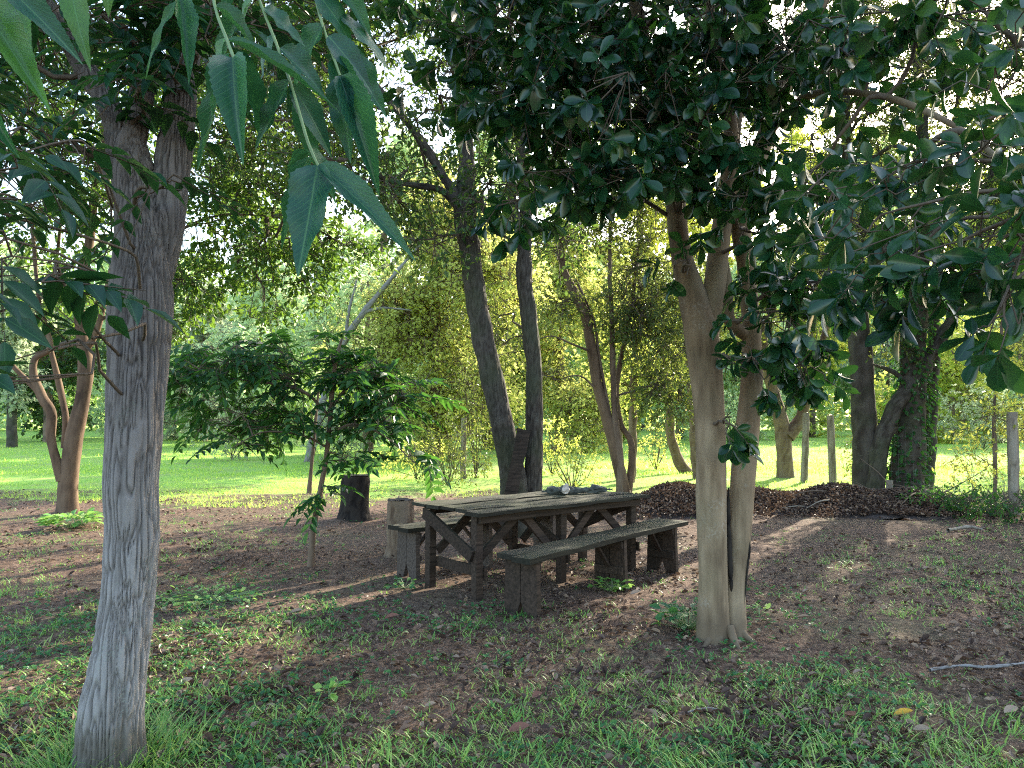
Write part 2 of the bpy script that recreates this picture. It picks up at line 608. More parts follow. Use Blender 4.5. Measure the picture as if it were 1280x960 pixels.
M['bark_char'] = bark_mat('bark_char', (.006, .005, .005), (.014, .011, .010), (.03, .024, .02), scale=.7, stretch=.4)
M['twig'] = bark_mat('twig', (.05, .038, .028), (.10, .075, .055), (.15, .12, .09), scale=2.0)
M['twig_green'] = plain_mat('twig_green', (.12, .19, .07), (.18, .26, .10), 30.0, .5, .1)
M['wood_dark'] = wood_mat('wood_dark', (.014, .009, .007), (.058, .038, .029), moss=(.04, .05, .022), mossk=.35)
M['wood_top'] = wood_mat('wood_top', (.008, .007, .006), (.036, .031, .024), moss=(.028, .034, .013), mossk=.85)
M['wood_grey'] = wood_mat('wood_grey', (.05, .038, .032), (.13, .105, .09))
M['post'] = bark_mat('post', (.10, .08, .06), (.2, .165, .13), (.30, .26, .21), scale=.8, stretch=.1)
M['wire'] = plain_mat('wire', (.10, .10, .10), (.18, .17, .16), 40.0, .7, .0)
M['heap'] = plain_mat('heap', (.022, .015, .013), (.06, .04, .033), 14.0, .95, 1.0)
M['moss_rag'] = plain_mat('moss_rag', (.035, .038, .035), (.10, .11, .095), 18.0, .9, .8)
M['pale_wood'] = plain_mat('pale_wood', (.35, .29, .24), (.55, .48, .42), 30.0, .8, .5)


def ground_mat():
    m, nt, out = new_mat('ground_dirt_and_grass')
    geo = nd(nt, 'NewGeometry')
    pos = geo.outputs['Position']

    def noise(sc, det=5.0, ro=.6):
        n = nd(nt, 'TexNoise', i_Scale=sc, i_Detail=det, i_Roughness=ro)
        nt.links.new(pos, n.inputs[0])
        return n.outputs[0]
    big, mid, fine, vf = noise(.55), noise(2.6), noise(17.0), noise(70.0, 4.0, .7)
    dirt = ramp(nt, [(.36, (.034, .021, .016)), (.47, (.098, .062, .046)), (.57, (.165, .108, .080)), (.68, (.31, .225, .17))],
                math_(nt, 'ADD', math_(nt, 'MULTIPLY', fine, .5), math_(nt, 'MULTIPLY', vf, .5)))
    dirt = mixc(nt, ramp(nt, [(.42, (0, 0, 0)), (.62, (1, 1, 1))], mid), dirt, mixc(nt, .55, dirt, (.150, .095, .062)), 'MIX')
    vv = nd(nt, 'TexVoronoi', i_Scale=38.0)
    nt.links.new(pos, vv.inputs[0])
    sv_ = nd(nt, 'SeparateColor')
    nt.links.new(vv.outputs['Color'], sv_.inputs[0])
    chip = ramp(nt, [(.0, (.45, .42, .40)), (.5, (1, 1, 1)), (1, (1.55, 1.5, 1.45))], sv_.outputs[0])
    dirt = mixc(nt, .75, dirt, chip, 'MULTIPLY')
    speck = ramp(nt, [(.60, (0, 0, 0)), (.68, (1, 1, 1))], vf)
    dirt = mixc(nt, math_(nt, 'MULTIPLY', speck, .5), dirt, (.30, .235, .20))
    dk = ramp(nt, [(.36, (1, 1, 1)), (.44, (0, 0, 0))], fine)
    dirt = mixc(nt, math_(nt, 'MULTIPLY', dk, .55), dirt, (.038, .026, .022))
    grn = ramp(nt, [(.5, (0, 0, 0)), (.66, (1, 1, 1))], math_(nt, 'ADD', math_(nt, 'MULTIPLY', big, .6), math_(nt, 'MULTIPLY', fine, .4)))
    dirt = mixc(nt, math_(nt, 'MULTIPLY', grn, .5), dirt, (.06, .085, .04))
    lawn = ramp(nt, [(.35, (.18, .36, .06)), (.65, (.33, .50, .09))], math_(nt, 'ADD', math_(nt, 'MULTIPLY', mid, .5), math_(nt, 'MULTIPLY', fine, .5)))
    lawn = mixc(nt, ramp(nt, [(.45, (0, 0, 0)), (.62, (.6, .6, .6))], noise(.9, 6.0)), lawn, (.30, .32, .12))
    sep = nd(nt, 'SeparateXYZ')
    nt.links.new(pos, sep.inputs[0])
    yy = math_(nt, 'ADD', sep.outputs['Y'], math_(nt, 'MULTIPLY', math_(nt, 'SUBTRACT', big, .5), 9.0))
    yy = math_(nt, 'ADD', yy, math_(nt, 'MULTIPLY', math_(nt, 'SUBTRACT', mid, .5), 5.0))
    k = math_(nt, 'MULTIPLY', math_(nt, 'SUBTRACT', yy, 14.2), .45, clamp=True)
    col = mixc(nt, k, dirt, lawn)
    p = nd(nt, 'BsdfPrincipled', i_Roughness=.95)
    p.inputs['Specular IOR Level'].default_value = .15
    nt.links.new(col, p.inputs['Base Color'])
    bp = nd(nt, 'Bump', i_Strength=1.0, i_Distance=.03)
    nt.links.new(math_(nt, 'ADD', math_(nt, 'MULTIPLY', fine, .6), math_(nt, 'MULTIPLY', vf, .5)), bp.inputs['Height'])
    nt.links.new(bp.outputs[0], p.inputs['Normal'])
    nt.links.new(p.outputs[0], out.inputs['Surface'])
    return m


M['ground'] = ground_mat()

# ------------------------------------------------------------------ setting: ground
xs = np.concatenate([[-700, -300, -120], np.linspace(-60, -14, 24), np.linspace(-13.5, 13.5, 271), np.linspace(14, 60, 24), [120, 300, 700]])
ys = np.concatenate([[-300, -60, -20], np.linspace(-8, 1, 14), np.linspace(1.1, 18, 170), np.linspace(18.5, 60, 50), [90, 140, 220, 400, 800]])
gx, gy = np.meshgrid(xs, ys)
mb = MB()
gv = np.stack([gx, gy, gz(gx, gy)], -1)
ii = np.arange(gx.size).reshape(gx.shape)
F = np.stack([ii[:-1, :-1], ii[:-1, 1:], ii[1:, 1:], ii[1:, :-1]], -1).reshape(-1, 4)
mb.add(gv.reshape(-1, 3), F)
tag(mb.build('ground', M['ground'], smooth=True), kind='structure')

UP = np.array([0, 0, 1.])


def rand_dirs(n):
    return nrm(rng.normal(size=(n, 3)))


# ------------------------------------------------------------------ crowns
def crown(lm, tm, blobs, limbs, L=.06, Wr=.5, T=T_MED, per=9, tl=.25, droop=.3, freq=1.1, thr=.4, mode='twig', shell=.55, branch_r=.025, twig_r=.004, back=.35):
    lim = np.concatenate(limbs) if limbs else None
    for (c, rad, n) in blobs:
        c = np.asarray(c, float)
        rad = np.broadcast_to(np.asarray(rad, float), (3,))
        d = rand_dirs(n)
        r = rng.random(n) ** shell
        P = c + d * r[:, None] * rad
        nv = vnoise(P * freq + 5.5)
        keep = (nv > min(thr, np.quantile(nv, .45))) & (P[:, 2] > .12)
        P, d = P[keep], d[keep]
        n = len(P)
        if n == 0:
            continue
        td = nrm(d * rad / rad.max() + rng.normal(size=(n, 3)) * .55 + np.array([0, 0, -droop]))
        if lim is not None:
            i = np.argmin(np.linalg.norm(lim - c, axis=1) + np.maximum(0, lim[:, 2] - c[2]) * .5)
            a = lim[i]
            k = 7
            t = np.linspace(0, 1, k)[:, None]
            line = a + (c - a) * t
            line += np.sin(t * math.pi) * np.array([0, 0, .12]) * np.linalg.norm(c - a)
            line[1:-1] += rng.normal(size=(k - 2, 3)) * .05 * np.linalg.norm(c - a)
            rr = np.linspace(branch_r, branch_r * .35, k)
            tube(tm, np.column_stack([line, rr]), 6, .25, None)
            # side branches from that branch out to the shell of the blob
            nb = max(4, int(n / 28))
            ends = c + rand_dirs(nb) * rad * .8
            st = line[rng.integers(2, k, nb)]
            md = (st + ends) / 2 + rng.normal(size=(nb, 3)) * .08 * rad
            add_sticks(tm, st, md, branch_r * .38, branch_r * .26)
            add_sticks(tm, md, ends, branch_r * .26, twig_r)
            sk = np.concatenate([line, md, ends])
            j = np.argmin(np.linalg.norm(sk[None] - P[:, None], axis=2), 1)
            q = sk[j]
            bk = np.linalg.norm(q - P, axis=1)
            q = P + (q - P) * np.minimum(1, back / np.maximum(bk, 1e-6))[:, None]
            add_sticks(tm, q, P, twig_r * 1.2, twig_r)
        add_sticks(tm, P, P + td * tl, twig_r, twig_r * .5)
        if mode == 'twig':
            t = np.tile(np.linspace(.1, 1, per), n) + rng.normal(size=n * per) * .06
            PP = np.repeat(P, per, 0)
            TD = np.repeat(td, per, 0)
            pos = PP + TD * (t * tl)[:, None] + rng.normal(size=(n * per, 3)) * tl * .10
            D = nrm(TD * .5 + rng.normal(size=(n * per, 3)) * .65 + np.array([0, 0, -droop]))
            N = nrm(UP + rng.normal(size=(n * per, 3)) * .6)
        elif mode == 'rosette':
            ang = np.tile(np.arange(per) * 2.399, n) + np.repeat(rng.random(n) * 6.28, per)
            PP = np.repeat(P, per, 0)
            TD = np.repeat(td, per, 0)
            ref = np.where(np.abs(TD[:, 2:3]) < .9, UP[None], np.array([[1., 0, 0]]))
            X = nrm(np.cross(TD, ref))
            Yv = np.cross(TD, X)
            rad_ = X * np.cos(ang)[:, None] + Yv * np.sin(ang)[:, None]
            t = np.tile(np.linspace(.55, 1, per), n)
            pos = PP + TD * (t * tl)[:, None]
            D = nrm(TD * (.15 + .6 * t)[:, None] + rad_ * .9 + rng.normal(size=(n * per, 3)) * .2 + np.array([0, 0, -droop]))
            N = nrm(TD * .8 + UP * .5 + rng.normal(size=(n * per, 3)) * .35)
        else:   # pinnate: leaflets paired along a drooping rachis
            td = nrm(td * np.array([1, 1, .45]) + np.array([0, 0, .05]))
            m = per // 2
            pos, D, N = [], [], []
            side = nrm(np.cross(td, UP))
            side = nrm(side + UP * rng.normal(size=(n, 1)) * .3)
            nu = np.cross(side, td)
            prev = P
            for i in range(m + 1):
                t = (i + .6) / (m + .6)
                ctr = P + td * tl * t + np.array([0, 0, -1]) * (tl * .32 * t * t)
                add_sticks(tm, prev, ctr, twig_r * .45, twig_r * .4)
                prev = ctr
                if i == m:
                    pos.append(ctr); D.append(nrm(td + np.array([0, 0, -.5]))); N.append(nu)
                    break
                for s in (-1, 1):
                    pos.append(ctr)
                    D.append(nrm(side * s * .85 + td * .55 + np.array([0, 0, -.28]) + rng.normal(size=(n, 3)) * .13))
                    N.append(nrm(nu + rng.normal(size=(n, 3)) * .2))
            pos, D, N = (np.stack(a, 1).reshape(-1, 3) for a in (pos, D, N))
            per_ = 2 * m + 1
            LL = np.repeat(L * (.75 + .5 * rng.random(n)), per_) * (.85 + .3 * rng.random(n * per_))
            rnd = np.clip(np.repeat(rng.random(n), per_) * .7 + rng.random(n * per_) * .3, 0, 1)
            add_leaves(lm, pos, D, N, LL, LL * Wr, T, rnd)
            continue
        LL = L * (.65 + .6 * rng.random(len(pos)))
        rnd = np.clip(np.repeat(rng.random(n), per) * .6 + rng.random(n * per) * .4, 0, 1)
        add_leaves(lm, pos, D, N, LL, LL * Wr * (.85 + .3 * rng.random(len(pos))), T, rnd)


def B(px, py, Y, rx, ry, rz, n):
    return (W(px, py, Y), (rx, ry, rz), n)


def poly(*pts, Y=None):
    """limb points (px, py, depth, radius m)"""
    out = []
    for p in pts:
        w = W(p[0], p[1], p[2])
        out.append([*w, p[3]])
    return np.array(out)


def ground_end(pts):
    pts[0, 2] = float(gz(pts[0, 0], pts[0, 1])) - .06
    return pts


def px2m(r, Y):
    return r * Y / 960.0


# ------------------------------------------------------------------ 1 grey-barked tree in front, left
Yt = 3.5
t1 = thing('tree', (*W(138, 945, Yt)[:2], 0), 'large grey rough-barked tree forking above head height, nearest on the left', 'tree')
mb = MB()
limbs1 = []
p = ground_end(poly((136, 945, 3.5, .1438), (141, 890, 3.5, .1292), (154, 790, 3.5, .1183), (163, 690, 3.5, .1128), (168, 590, 3.5, .1128), (170, 500, 3.5, .1156), (174, 410, 3.52, .1238), (178, 345, 3.54, .1292), (174, 280, 3.55, .1019), (166, 215, 3.57, .0837), (152, 165, 3.6, .0774)))
c, r = tube(mb, p, 260, .007, flare(.10, .028, 6, 1.0, bark_rough(.015, 6, 78, 10)), cap=False)
limbs1.append(c)
p = poly((182, 370, 3.56, .1001), (200, 300, 3.6, .0892), (212, 235, 3.63, .0801), (222, 170, 3.66, .0783), (229, 110, 3.7, .0728), (235, 50, 3.75, .0683), (243, -40, 3.85, .0637), (262, -160, 4.0, .0546), (300, -300, 4.3, .0410), (330, -420, 4.5, .0273))
c, r = tube(mb, p, 190, .008, bark_rough(.014, 6, 78, 10))
limbs1.append(c)
p = poly((158, 190, 3.59, .066), (138, 140, 3.6, .054), (114, 100, 3.6, .050), (90, 62, 3.58, .046), (60, 10, 3.5, .0401), (10, -70, 3.4, .0455), (-60, -190, 3.2, .0364), (-120, -300, 3.0, .0255))
c, r = tube(mb, p, 150, .009, bark_rough(.013, 6, 78, 10))
limbs1.append(c)
p = poly((160, 190, 3.58, .0673), (175, 130, 3.62, .0528), (184, 70, 3.66, .0473), (196, 0, 3.7, .0419), (190, -110, 3.7, .0364), (170, -240, 3.6, .0255))
c, r = tube(mb, p, 70, .014, bark_rough(0.0096, 17, 74, 9))
limbs1.append(c)
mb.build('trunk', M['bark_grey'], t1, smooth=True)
lm, tm = MB(), MB()
crown(lm, tm, [B(205, 228, 3.2, .10, .12, .06, 3), B(10, 200, 3.5, .35, .5, .3, 26), B(140, 300, 5.0, .3, .4, .3, 8),
               B(30, 50, 4.2, .5, .5, .35, 40), B(120, 10, 3.25, .35, .2, .16, 16), B(265, 20, 3.3, .3, .2, .18, 14), B(195, 60, 3.3, .18, .1, .08, 7), B(172, 112, 3.25, .12, .1, .09, 5), B(40, 100, 4.4, .5, .5, .3, 26), B(320, 0, 4.6, .6, .6, .35, 40), B(170, 20, 4.6, .6, .4, .4, 34), B(130, -150, 3.6, .9, .8, .35, 60), B(380, -120, 4.0, .8, .8, .4, 50),
               B(-170, 60, 3.2, .6, .8, .5, 40), B(200, -300, 4.4, 1.6, 1.4, .8, 150), B(-200, -330, 3.8, 1.6, 1.4, .9, 150)],
      limbs1, L=.115, Wr=.40, T=T_LANCE, per=9, tl=.30, droop=.15, freq=1.5, thr=.3, mode='pinnate', branch_r=.014, twig_r=.004, back=.3)
crown(lm, tm, [B(-10, 240, 2.1, .20, .2, .08, 8), B(15, 320, 1.95, .16, .2, .08, 8), B(-40, 370, 1.9, .12, .2, .06, 4), B(-60, 480, 1.8, .06, .12, .03, 2), B(30, 190, 2.4, .25, .2, .10, 8)],
      limbs1, L=.105, Wr=.42, T=T_LANCE, per=9, tl=.22, droop=.1, freq=1.5, thr=.05, mode='pinnate', branch_r=.008, twig_r=.003, back=.3)
lm.build('crown', M['leaf_pecan'], t1, smooth=True)
tm.build('branch', M['twig'], t1, smooth=True)

# the drooping branch of that tree that hangs close to the camera
hs = MB()
main = poly((243, -40, 3.85, .02), (240, -120, 2.6, .016), (250, -150, 1.7, .011), (270, -80, 1.2, .006), (300, -30, 1.08, .004))
tube(hs, main, 8, .05, None)


def rachis(pts, r=.0022):
    q = poly(*[(a, b, y, r) for a, b, y in pts])
    tube(hs, q, 6, .02, None)
    return q


rachis([(262, -60, 1.10), (268, 5, 1.05), (283, 48, 1.02), (293, 74, 1.0)])
rachis([(300, -60, 1.12), (335, 28, 1.10), (362, 100, 1.08), (385, 178, 1.06), (398, 208, 1.05)])
rachis([(40, -60, 1.05), (10, -20, 1.0), (-30, 10, .98)])
rachis([(190, -80, 1.2), (215, -30, 1.15), (224, 0, 1.12)])
rachis([(380, -70, 1.2), (400, 20, 1.18), (425, 95, 1.16)])
rachis([(100, -80, 1.05), (92, -30, 1.03)])
HL = []
hero = [  # base px, py, Y ; tip px, py, Y ; width px ; facing (image-space lean of the normal)
    (-12, -35, .95, 108, 70, 1.0, 46, .2, .6, .05), (-22, 5, 1.0, 60, 132, .95, 52, .5, .1, .9), (84, -45, 1.05, 96, 58, 1.0, 40, .1, .3, .95),
    (-40, 90, 1.1, 14, 190, 1.1, 34, 0, .3, .5), (10, -20, 1.15, 40, 60, 1.15, 34, .3, .3, .9),
    (135, -60, 1.05, 132, 16, 1.05, 34, .2, 0, .95), (224, -5, 1.12, 238, 102, 1.08, 28, .8, .1, .55), (222, 0, 1.12, 165, 82, 1.1, 12, .2, .9, .6),
    (291, 72, 1.0, 295, 188, .95, 50, .05, .1, .25), (287, 66, 1.0, 252, 216, 1.05, 27, -.5, .1, .35), (284, 50, 1.02, 436, 122, 1.1, 24, .1, 1, .3),
    (294, 60, 1.02, 330, 185, 1.15, 30, .7, .0, .1), (283, 48, 1.02, 238, 120, 1.08, 26, -.3, .4, .7), (268, 8, 1.05, 330, 60, 1.1, 30, .3, .8, .4),
    (397, 206, 1.05, 374, 350, 1.0, 58, -.05, .1, .15), (398, 206, 1.05, 524, 310, 1.02, 40, .1, .7, .3), (392, 196, 1.06, 347, 312, 1.1, 22, -.6, .2, .5),
    (385, 178, 1.06, 440, 260, 1.15, 20, .5, .3, .4), (388, 190, 1.08, 350, 240, 1.14, 18, -.4, .5, .5),
    (362, 100, 1.08, 322, 188, 1.12, 32, -.3, .2, .1), (365, 105, 1.08, 420, 196, 1.13, 36, .3, .2, .05), (350, 60, 1.09, 408, 118, 1.14, 40, .4, .5, .0),
    (345, 45, 1.1, 305, 108, 1.16, 34, -.2, .5, .1), (425, 95, 1.16, 478, 236, 1.16, 44, .3, .1, .0), (425, 95, 1.16, 440, 205, 1.18, 40, -.2, .1, .05),
    (410, 45, 1.17, 470, 110, 1.2, 44, .4, .4, .0), (405, 30, 1.18, 365, 110, 1.2, 36, -.3, .3, .05), (395, -10, 1.18, 450, 50, 1.2, 40, .3, .6, .2),
    (418, 70, 1.18, 455, 190, 1.22, 38, .1, .3, .02), (432, 60, 1.2, 482, 150, 1.25, 36, .5, .3, .02), (372, 120, 1.12, 398, 215, 1.2, 34, .2, .2, .05), (300, 20, 1.08, 268, 95, 1.12, 30, -.2, .3, .3), (425, 20, 1.2, 500, 75, 1.25, 34, .3, .7, .1), (415, -20, 1.2, 470, 40, 1.22, 36, .2, .6, .3),
    (330, 10, 1.1, 380, 60, 1.15, 34, .3, .6, .2), (322, -15, 1.1, 290, 40, 1.15, 30, -.3, .5, .6)]
for i, (ax, ay, ya, bx, by, yb, wpx, nx, nz, tone) in enumerate(hero):
    a, b = W(ax, ay, ya), W(bx, by, yb)
    Ln = np.linalg.norm(b - a)
    nv = np.array([nx, -1.0, nz])
    hl = MB()
    HL.append(hl)
    add_leaves(hl, a[None], (b - a)[None], nv[None], [Ln], [wpx * ya / 960.0], T_HERO[i % 5], np.array([tone]))
# more sprays off to both sides and above so the branch is whole
for k in range(26):
    a = W(rng.uniform(-250, 480), rng.uniform(-260, -60), rng.uniform(.95, 1.4))
    b = a + np.array([rng.normal() * .05, rng.normal() * .05, -.09 - .03 * rng.random()])
    hl = MB()
    HL.append(hl)
    add_leaves(hl, a[None], (b - a)[None], np.array([[rng.normal() * .5, -1, rng.random()]]), [.13], [.04], T_HERO[k % 5])
    add_sticks(hs, [a], [main[2, :3] + rng.normal(size=3) * .1], .0012, .003)
hb = hs.build('hanging_branch', M['twig_green'], t1, smooth=True)
for hl in HL:
    hl.build('leaf', M['leaf_hero'], hb, smooth=True)

# ------------------------------------------------------------------ 2 smooth twin-stemmed tree, front right
t2 = thing('tree', (*W(905, 795, 5.4)[:2], 0), 'smooth pale-barked tree with two fused stems and dark glossy leaves, right of the table', 'tree')
limbs2 = []


def stem(parent, pts, sides=40, step=.03, bark=None, mat=None, lim=None, name='stem'):
    mbs = MB()
    c, r = tube(mbs, pts, sides, step, bark)
    if lim is not None:
        lim.append(c)
    return mbs.build(name, mat, parent, smooth=True)


bs = bark_smooth(.09)
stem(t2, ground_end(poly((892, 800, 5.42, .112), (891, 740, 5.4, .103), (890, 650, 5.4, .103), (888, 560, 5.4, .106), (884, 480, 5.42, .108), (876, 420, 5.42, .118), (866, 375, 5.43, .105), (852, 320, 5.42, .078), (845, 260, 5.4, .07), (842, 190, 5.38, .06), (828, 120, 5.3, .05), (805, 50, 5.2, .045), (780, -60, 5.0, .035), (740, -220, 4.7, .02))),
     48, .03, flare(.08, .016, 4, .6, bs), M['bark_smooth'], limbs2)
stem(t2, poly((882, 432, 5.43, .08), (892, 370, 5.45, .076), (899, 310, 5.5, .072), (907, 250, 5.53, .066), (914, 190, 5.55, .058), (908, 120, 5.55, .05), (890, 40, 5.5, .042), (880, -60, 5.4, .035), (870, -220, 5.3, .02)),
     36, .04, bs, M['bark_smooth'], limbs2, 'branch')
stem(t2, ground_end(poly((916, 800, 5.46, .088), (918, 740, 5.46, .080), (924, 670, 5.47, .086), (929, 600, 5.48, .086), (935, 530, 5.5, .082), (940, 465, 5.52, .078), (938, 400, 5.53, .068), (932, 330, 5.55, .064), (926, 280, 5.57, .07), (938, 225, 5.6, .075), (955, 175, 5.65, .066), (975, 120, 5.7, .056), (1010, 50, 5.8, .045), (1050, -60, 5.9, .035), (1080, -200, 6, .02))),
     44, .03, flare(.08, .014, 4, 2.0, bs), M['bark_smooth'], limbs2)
stem(t2, poly((926, 270, 5.57, .05), (915, 220, 5.6, .05), (920, 150, 5.65, .045), (935, 60, 5.7, .04), (940, -60, 5.7, .03)), 30, .04, bs, M['bark_smooth'], limbs2, 'branch')
stem(t2, poly((934, 420, 5.52, .05), (912, 400, 5.45, .045), (908, 350, 5.5, .04), (900, 300, 5.6, .03)), 24, .04, bs, M['bark_smooth'], limbs2, 'branch')
stem(t2, poly((960, 165, 5.65, .035), (1010, 120, 5.2, .026), (1090, 118, 4.4, .020), (1180, 150, 3.5, .014), (1270, 215, 2.8, .010), (1340, 260, 2.3, .007)), 24, .05, bs, M['bark_smooth'], limbs2, 'branch')
for a_, l_ in ((-2.4, .26), (-1.3, .22), (-.3, .24), (3.4, .25), (.9, .2)):
    c_ = W(903, 800, 5.44)
    d_ = np.array([math.cos(a_), math.sin(a_), 0])
    c_[2] = 0
    q_ = np.array([[*(c_ + d_ * .09 + [0, 0, .10]), .032], [*(c_ + d_ * (.11 + l_ * .15) + [0, 0, .03]), .026], [*(c_ + d_ * (.11 + l_ * .32) + [0, 0, -.002]), .020], [*(c_ + d_ * (.11 + l_ * .6) + [0, 0, -.04]), .012]])
    mbh = MB()
    tube(mbh, q_, 16, .02, bs)
    mbh.build('root', M['bark_smooth'], t2, smooth=True)
# near-black strip put in for the shade in the gap between the stems
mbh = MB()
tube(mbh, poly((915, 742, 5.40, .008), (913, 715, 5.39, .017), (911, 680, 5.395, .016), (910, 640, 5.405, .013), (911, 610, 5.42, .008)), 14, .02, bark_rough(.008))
mbh.build('hollow_shade', M['bark_char'], t2, smooth=True)
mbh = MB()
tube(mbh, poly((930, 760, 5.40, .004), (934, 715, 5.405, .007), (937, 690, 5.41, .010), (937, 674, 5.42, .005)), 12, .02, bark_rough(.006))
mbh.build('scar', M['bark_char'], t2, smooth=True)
lm, tm = MB(), MB()
crown(lm, tm, [B(590, 50, 5.0, .55, .8, .40, 39), B(690, 40, 4.8, .6, .8, .5, 63), B(800, 30, 4.8, .7, .8, .5, 94), B(650, 140, 5.0, .4, .5, .3, 24), B(730, 140, 4.7, .5, .6, .4, 55),
               B(820, 150, 4.8, .45, .5, .4, 44), B(900, 60, 4.8, .6, .8, .5, 77), B(650, 250, 4.9, .2, .25, .28, 11), B(700, 215, 4.7, .3, .35, .22, 18), B(770, 225, 4.6, .22, .25, .12, 8),
               B(900, 165, 4.8, .45, .35, .4, 39), B(880, 250, 5.0, .2, .2, .28, 6), B(950, 285, 4.9, .3, .25, .25, 12), B(1000, 240, 4.6, .4, .4, .3, 25),
               B(985, 60, 4.8, .5, .6, .45, 47), B(1090, 60, 4.4, .6, .7, .3, 29), B(1180, 20, 4.0, .7, .7, .28, 22),
               B(985, 395, 4.95, .28, .25, .28, 32), B(1000, 455, 4.9, .22, .2, .16, 13), B(948, 455, 4.95, .15, .12, .14, 6), B(1030, 350, 4.9, .25, .2, .18, 17), B(912, 530, 5.05, .07, .07, .10, 4),
               B(855, 330, 5.0, .08, .08, .10, 3), B(1085, 250, 3.6, .30, .3, .14, 17),
               B(700, -120, 4.6, 1.6, 1.2, .6, 146), B(1000, -120, 4.8, 1.6, 1.2, .6, 129), B(850, -300, 5.0, 2.0, 1.8, .8, 172)],
      limbs2, L=.125, Wr=.50, T=T_OBOV, per=8, tl=.17, droop=.4, freq=1.6, thr=.12, mode='rosette', branch_r=.016, twig_r=.004, back=.3)
# nearer, larger-looking sprays on the right
crown(lm, tm, [B(1085, 290, 2.8, .22, .2, .10, 11), B(1150, 345, 2.6, .28, .22, .12, 16), B(1235, 320, 2.4, .22, .2, .17, 14), B(1255, 395, 2.2, .06, .15, .05, 4), B(1120, 215, 2.9, .35, .2, .12, 10),
               B(1225, 190, 2.7, .25, .25, .15, 10), B(1370, 300, 2.2, .25, .3, .25, 18), B(1265, 80, 2.9, .3, .3, .14, 9), B(1060, 370, 2.9, .10, .1, .06, 4)],
      limbs2, L=.108, Wr=.48, T=T_OBOV, per=6, tl=.12, droop=.3, freq=1.5, thr=.1, mode='rosette', branch_r=.010, twig_r=.003, back=.3)
lm.build('crown', M['leaf_glossy'], t2, smooth=True)
tm.build('twigs', M['twig'], t2, smooth=True)

# ------------------------------------------------------------------ 3 pair of dark-barked trunks behind the table
bd = bark_rough(.016, 9, 34)
t3 = thing('tree', (*W(640, 669, 10.0)[:2], 0), 'dark-barked tree leaning left behind the table, with a long arching limb', 'tree')
limbs3 = []
stem(t3, ground_end(poly((648, 672, 10.0, .2043), (642, 610, 10.0, .1703), (630, 540, 10.0, .1514), (612, 460, 10.0, .1476), (598, 390, 10.0, .1400), (588, 320, 10.0, .1362), (581, 265, 10.0, .1438), (583, 200, 10.05, .1060), (578, 130, 10.1, .0984), (568, 50, 10.1, .0908), (560, -50, 10.2, .0757), (560, -200, 10.2, .0530), (570, -350, 10.3, .0227))),
     64, .04, flare(.25, .02, 5, 0, bd), M['bark_dark'], limbs3, 'trunk')
stem(t3, poly((584, 275, 9.95, .0860), (566, 240, 9.9, .0645), (545, 205, 9.85, .0559), (518, 165, 9.8, .0499), (490, 130, 9.7, .0430), (462, 100, 9.6, .0387), (440, 84, 9.5, .0301), (400, 50, 9.3, .0172)), 24, .06, bark_rough(.01), M['bark_dark'], limbs3, 'branch')
stem(t3, poly((575, 262, 9.95, .0602), (552, 238, 9.8, .0430), (520, 232, 9.7, .0344), (485, 225, 9.6, .0258), (440, 200, 9.4, .0129)), 20, .06, bark_rough(.008), M['bark_dark'], limbs3, 'branch')
stem(t3, poly((585, 235, 10.0, .0516), (605, 262, 9.9, .0430), (622, 290, 9.8, .0301), (640, 300, 9.7, .0172)), 20, .06, bark_rough(.008), M['bark_dark'], limbs3, 'branch')
lm, tm = MB(), MB()
crown(lm, tm, [B(500, 20, 9.6, 1.0, 1.0, .7, 136), B(420, 130, 9.6, .9, .9, .7, 136), B(560, 90, 9.6, .9, .9, .9, 204), B(480, 230, 9.6, .7, .6, .45, 85), B(380, 230, 9.8, .8, .8, .6, 119), B(610, 230, 9.6, .5, .5, .5, 68),
               B(430, -60, 9.8, 1.5, 1.5, .9, 221), B(600, -80, 10, 2.0, 1.8, 1.2, 408), B(540, 300, 9.8, .5, .4, .35, 40), B(560, -300, 10.5, 3, 2.5, 1.5, 595), B(330, 60, 10, 1.1, 1, .8, 170), B(460, 60, 11.0, 1.0, 1, .9, 130), B(520, 150, 11.0, .9, .9, .8, 110), B(430, 0, 11, 1.2, 1, .8, 130), B(520, 230, 11.2, .6, .6, .5, 50), B(610, 120, 11.2, .9, .9, .9, 120), B(330, 150, 10.6, .9, .8, .6, 110), B(410, 50, 10.6, 1.0, .8, .7, 120), B(250, 175, 10.8, .8, .7, .5, 80), B(440, 170, 10.8, .6, .6, .45, 60)],
      limbs3, L=.085, Wr=.55, T=T_MED, per=11, tl=.35, droop=.25, freq=1.1, thr=.42, branch_r=.03, twig_r=.006, back=.5)
lm.build('crown', M['leaf_dusk'], t3)
tm.build('twigs', M['twig'], t3)

t3b = thing('tree', (*W(668, 669, 10.05)[:2], 0), 'slimmer upright dark-barked tree directly behind the table, forking overhead', 'tree')
limbs3b = []
stem(t3b, ground_end(poly((665, 672, 10.1, .1579), (666, 610, 10.1, .1184), (668, 540, 10.1, .1076), (668, 470, 10.1, .1041), (662, 410, 10.1, .1076), (656, 350, 10.1, .0969), (655, 300, 10.15, .0861), (657, 250, 10.2, .0718), (650, 180, 10.3, .0610), (655, 90, 10.3, .0538), (660, -40, 10.3, .0431), (670, -200, 10.3, .0215))),
     56, .04, flare(.22, .02, 4, 1, bd), M['bark_dark'], limbs3b, 'trunk')
stem(t3b, poly((655, 330, 10.12, .0646), (646, 280, 10.1, .0538), (637, 225, 10.05, .0466), (630, 150, 10.0, .0431), (620, 60, 10, .0359), (610, -80, 10, .0215)), 30, .05, bark_rough(.012), M['bark_dark'], limbs3b, 'branch')
lm, tm = MB(), MB()
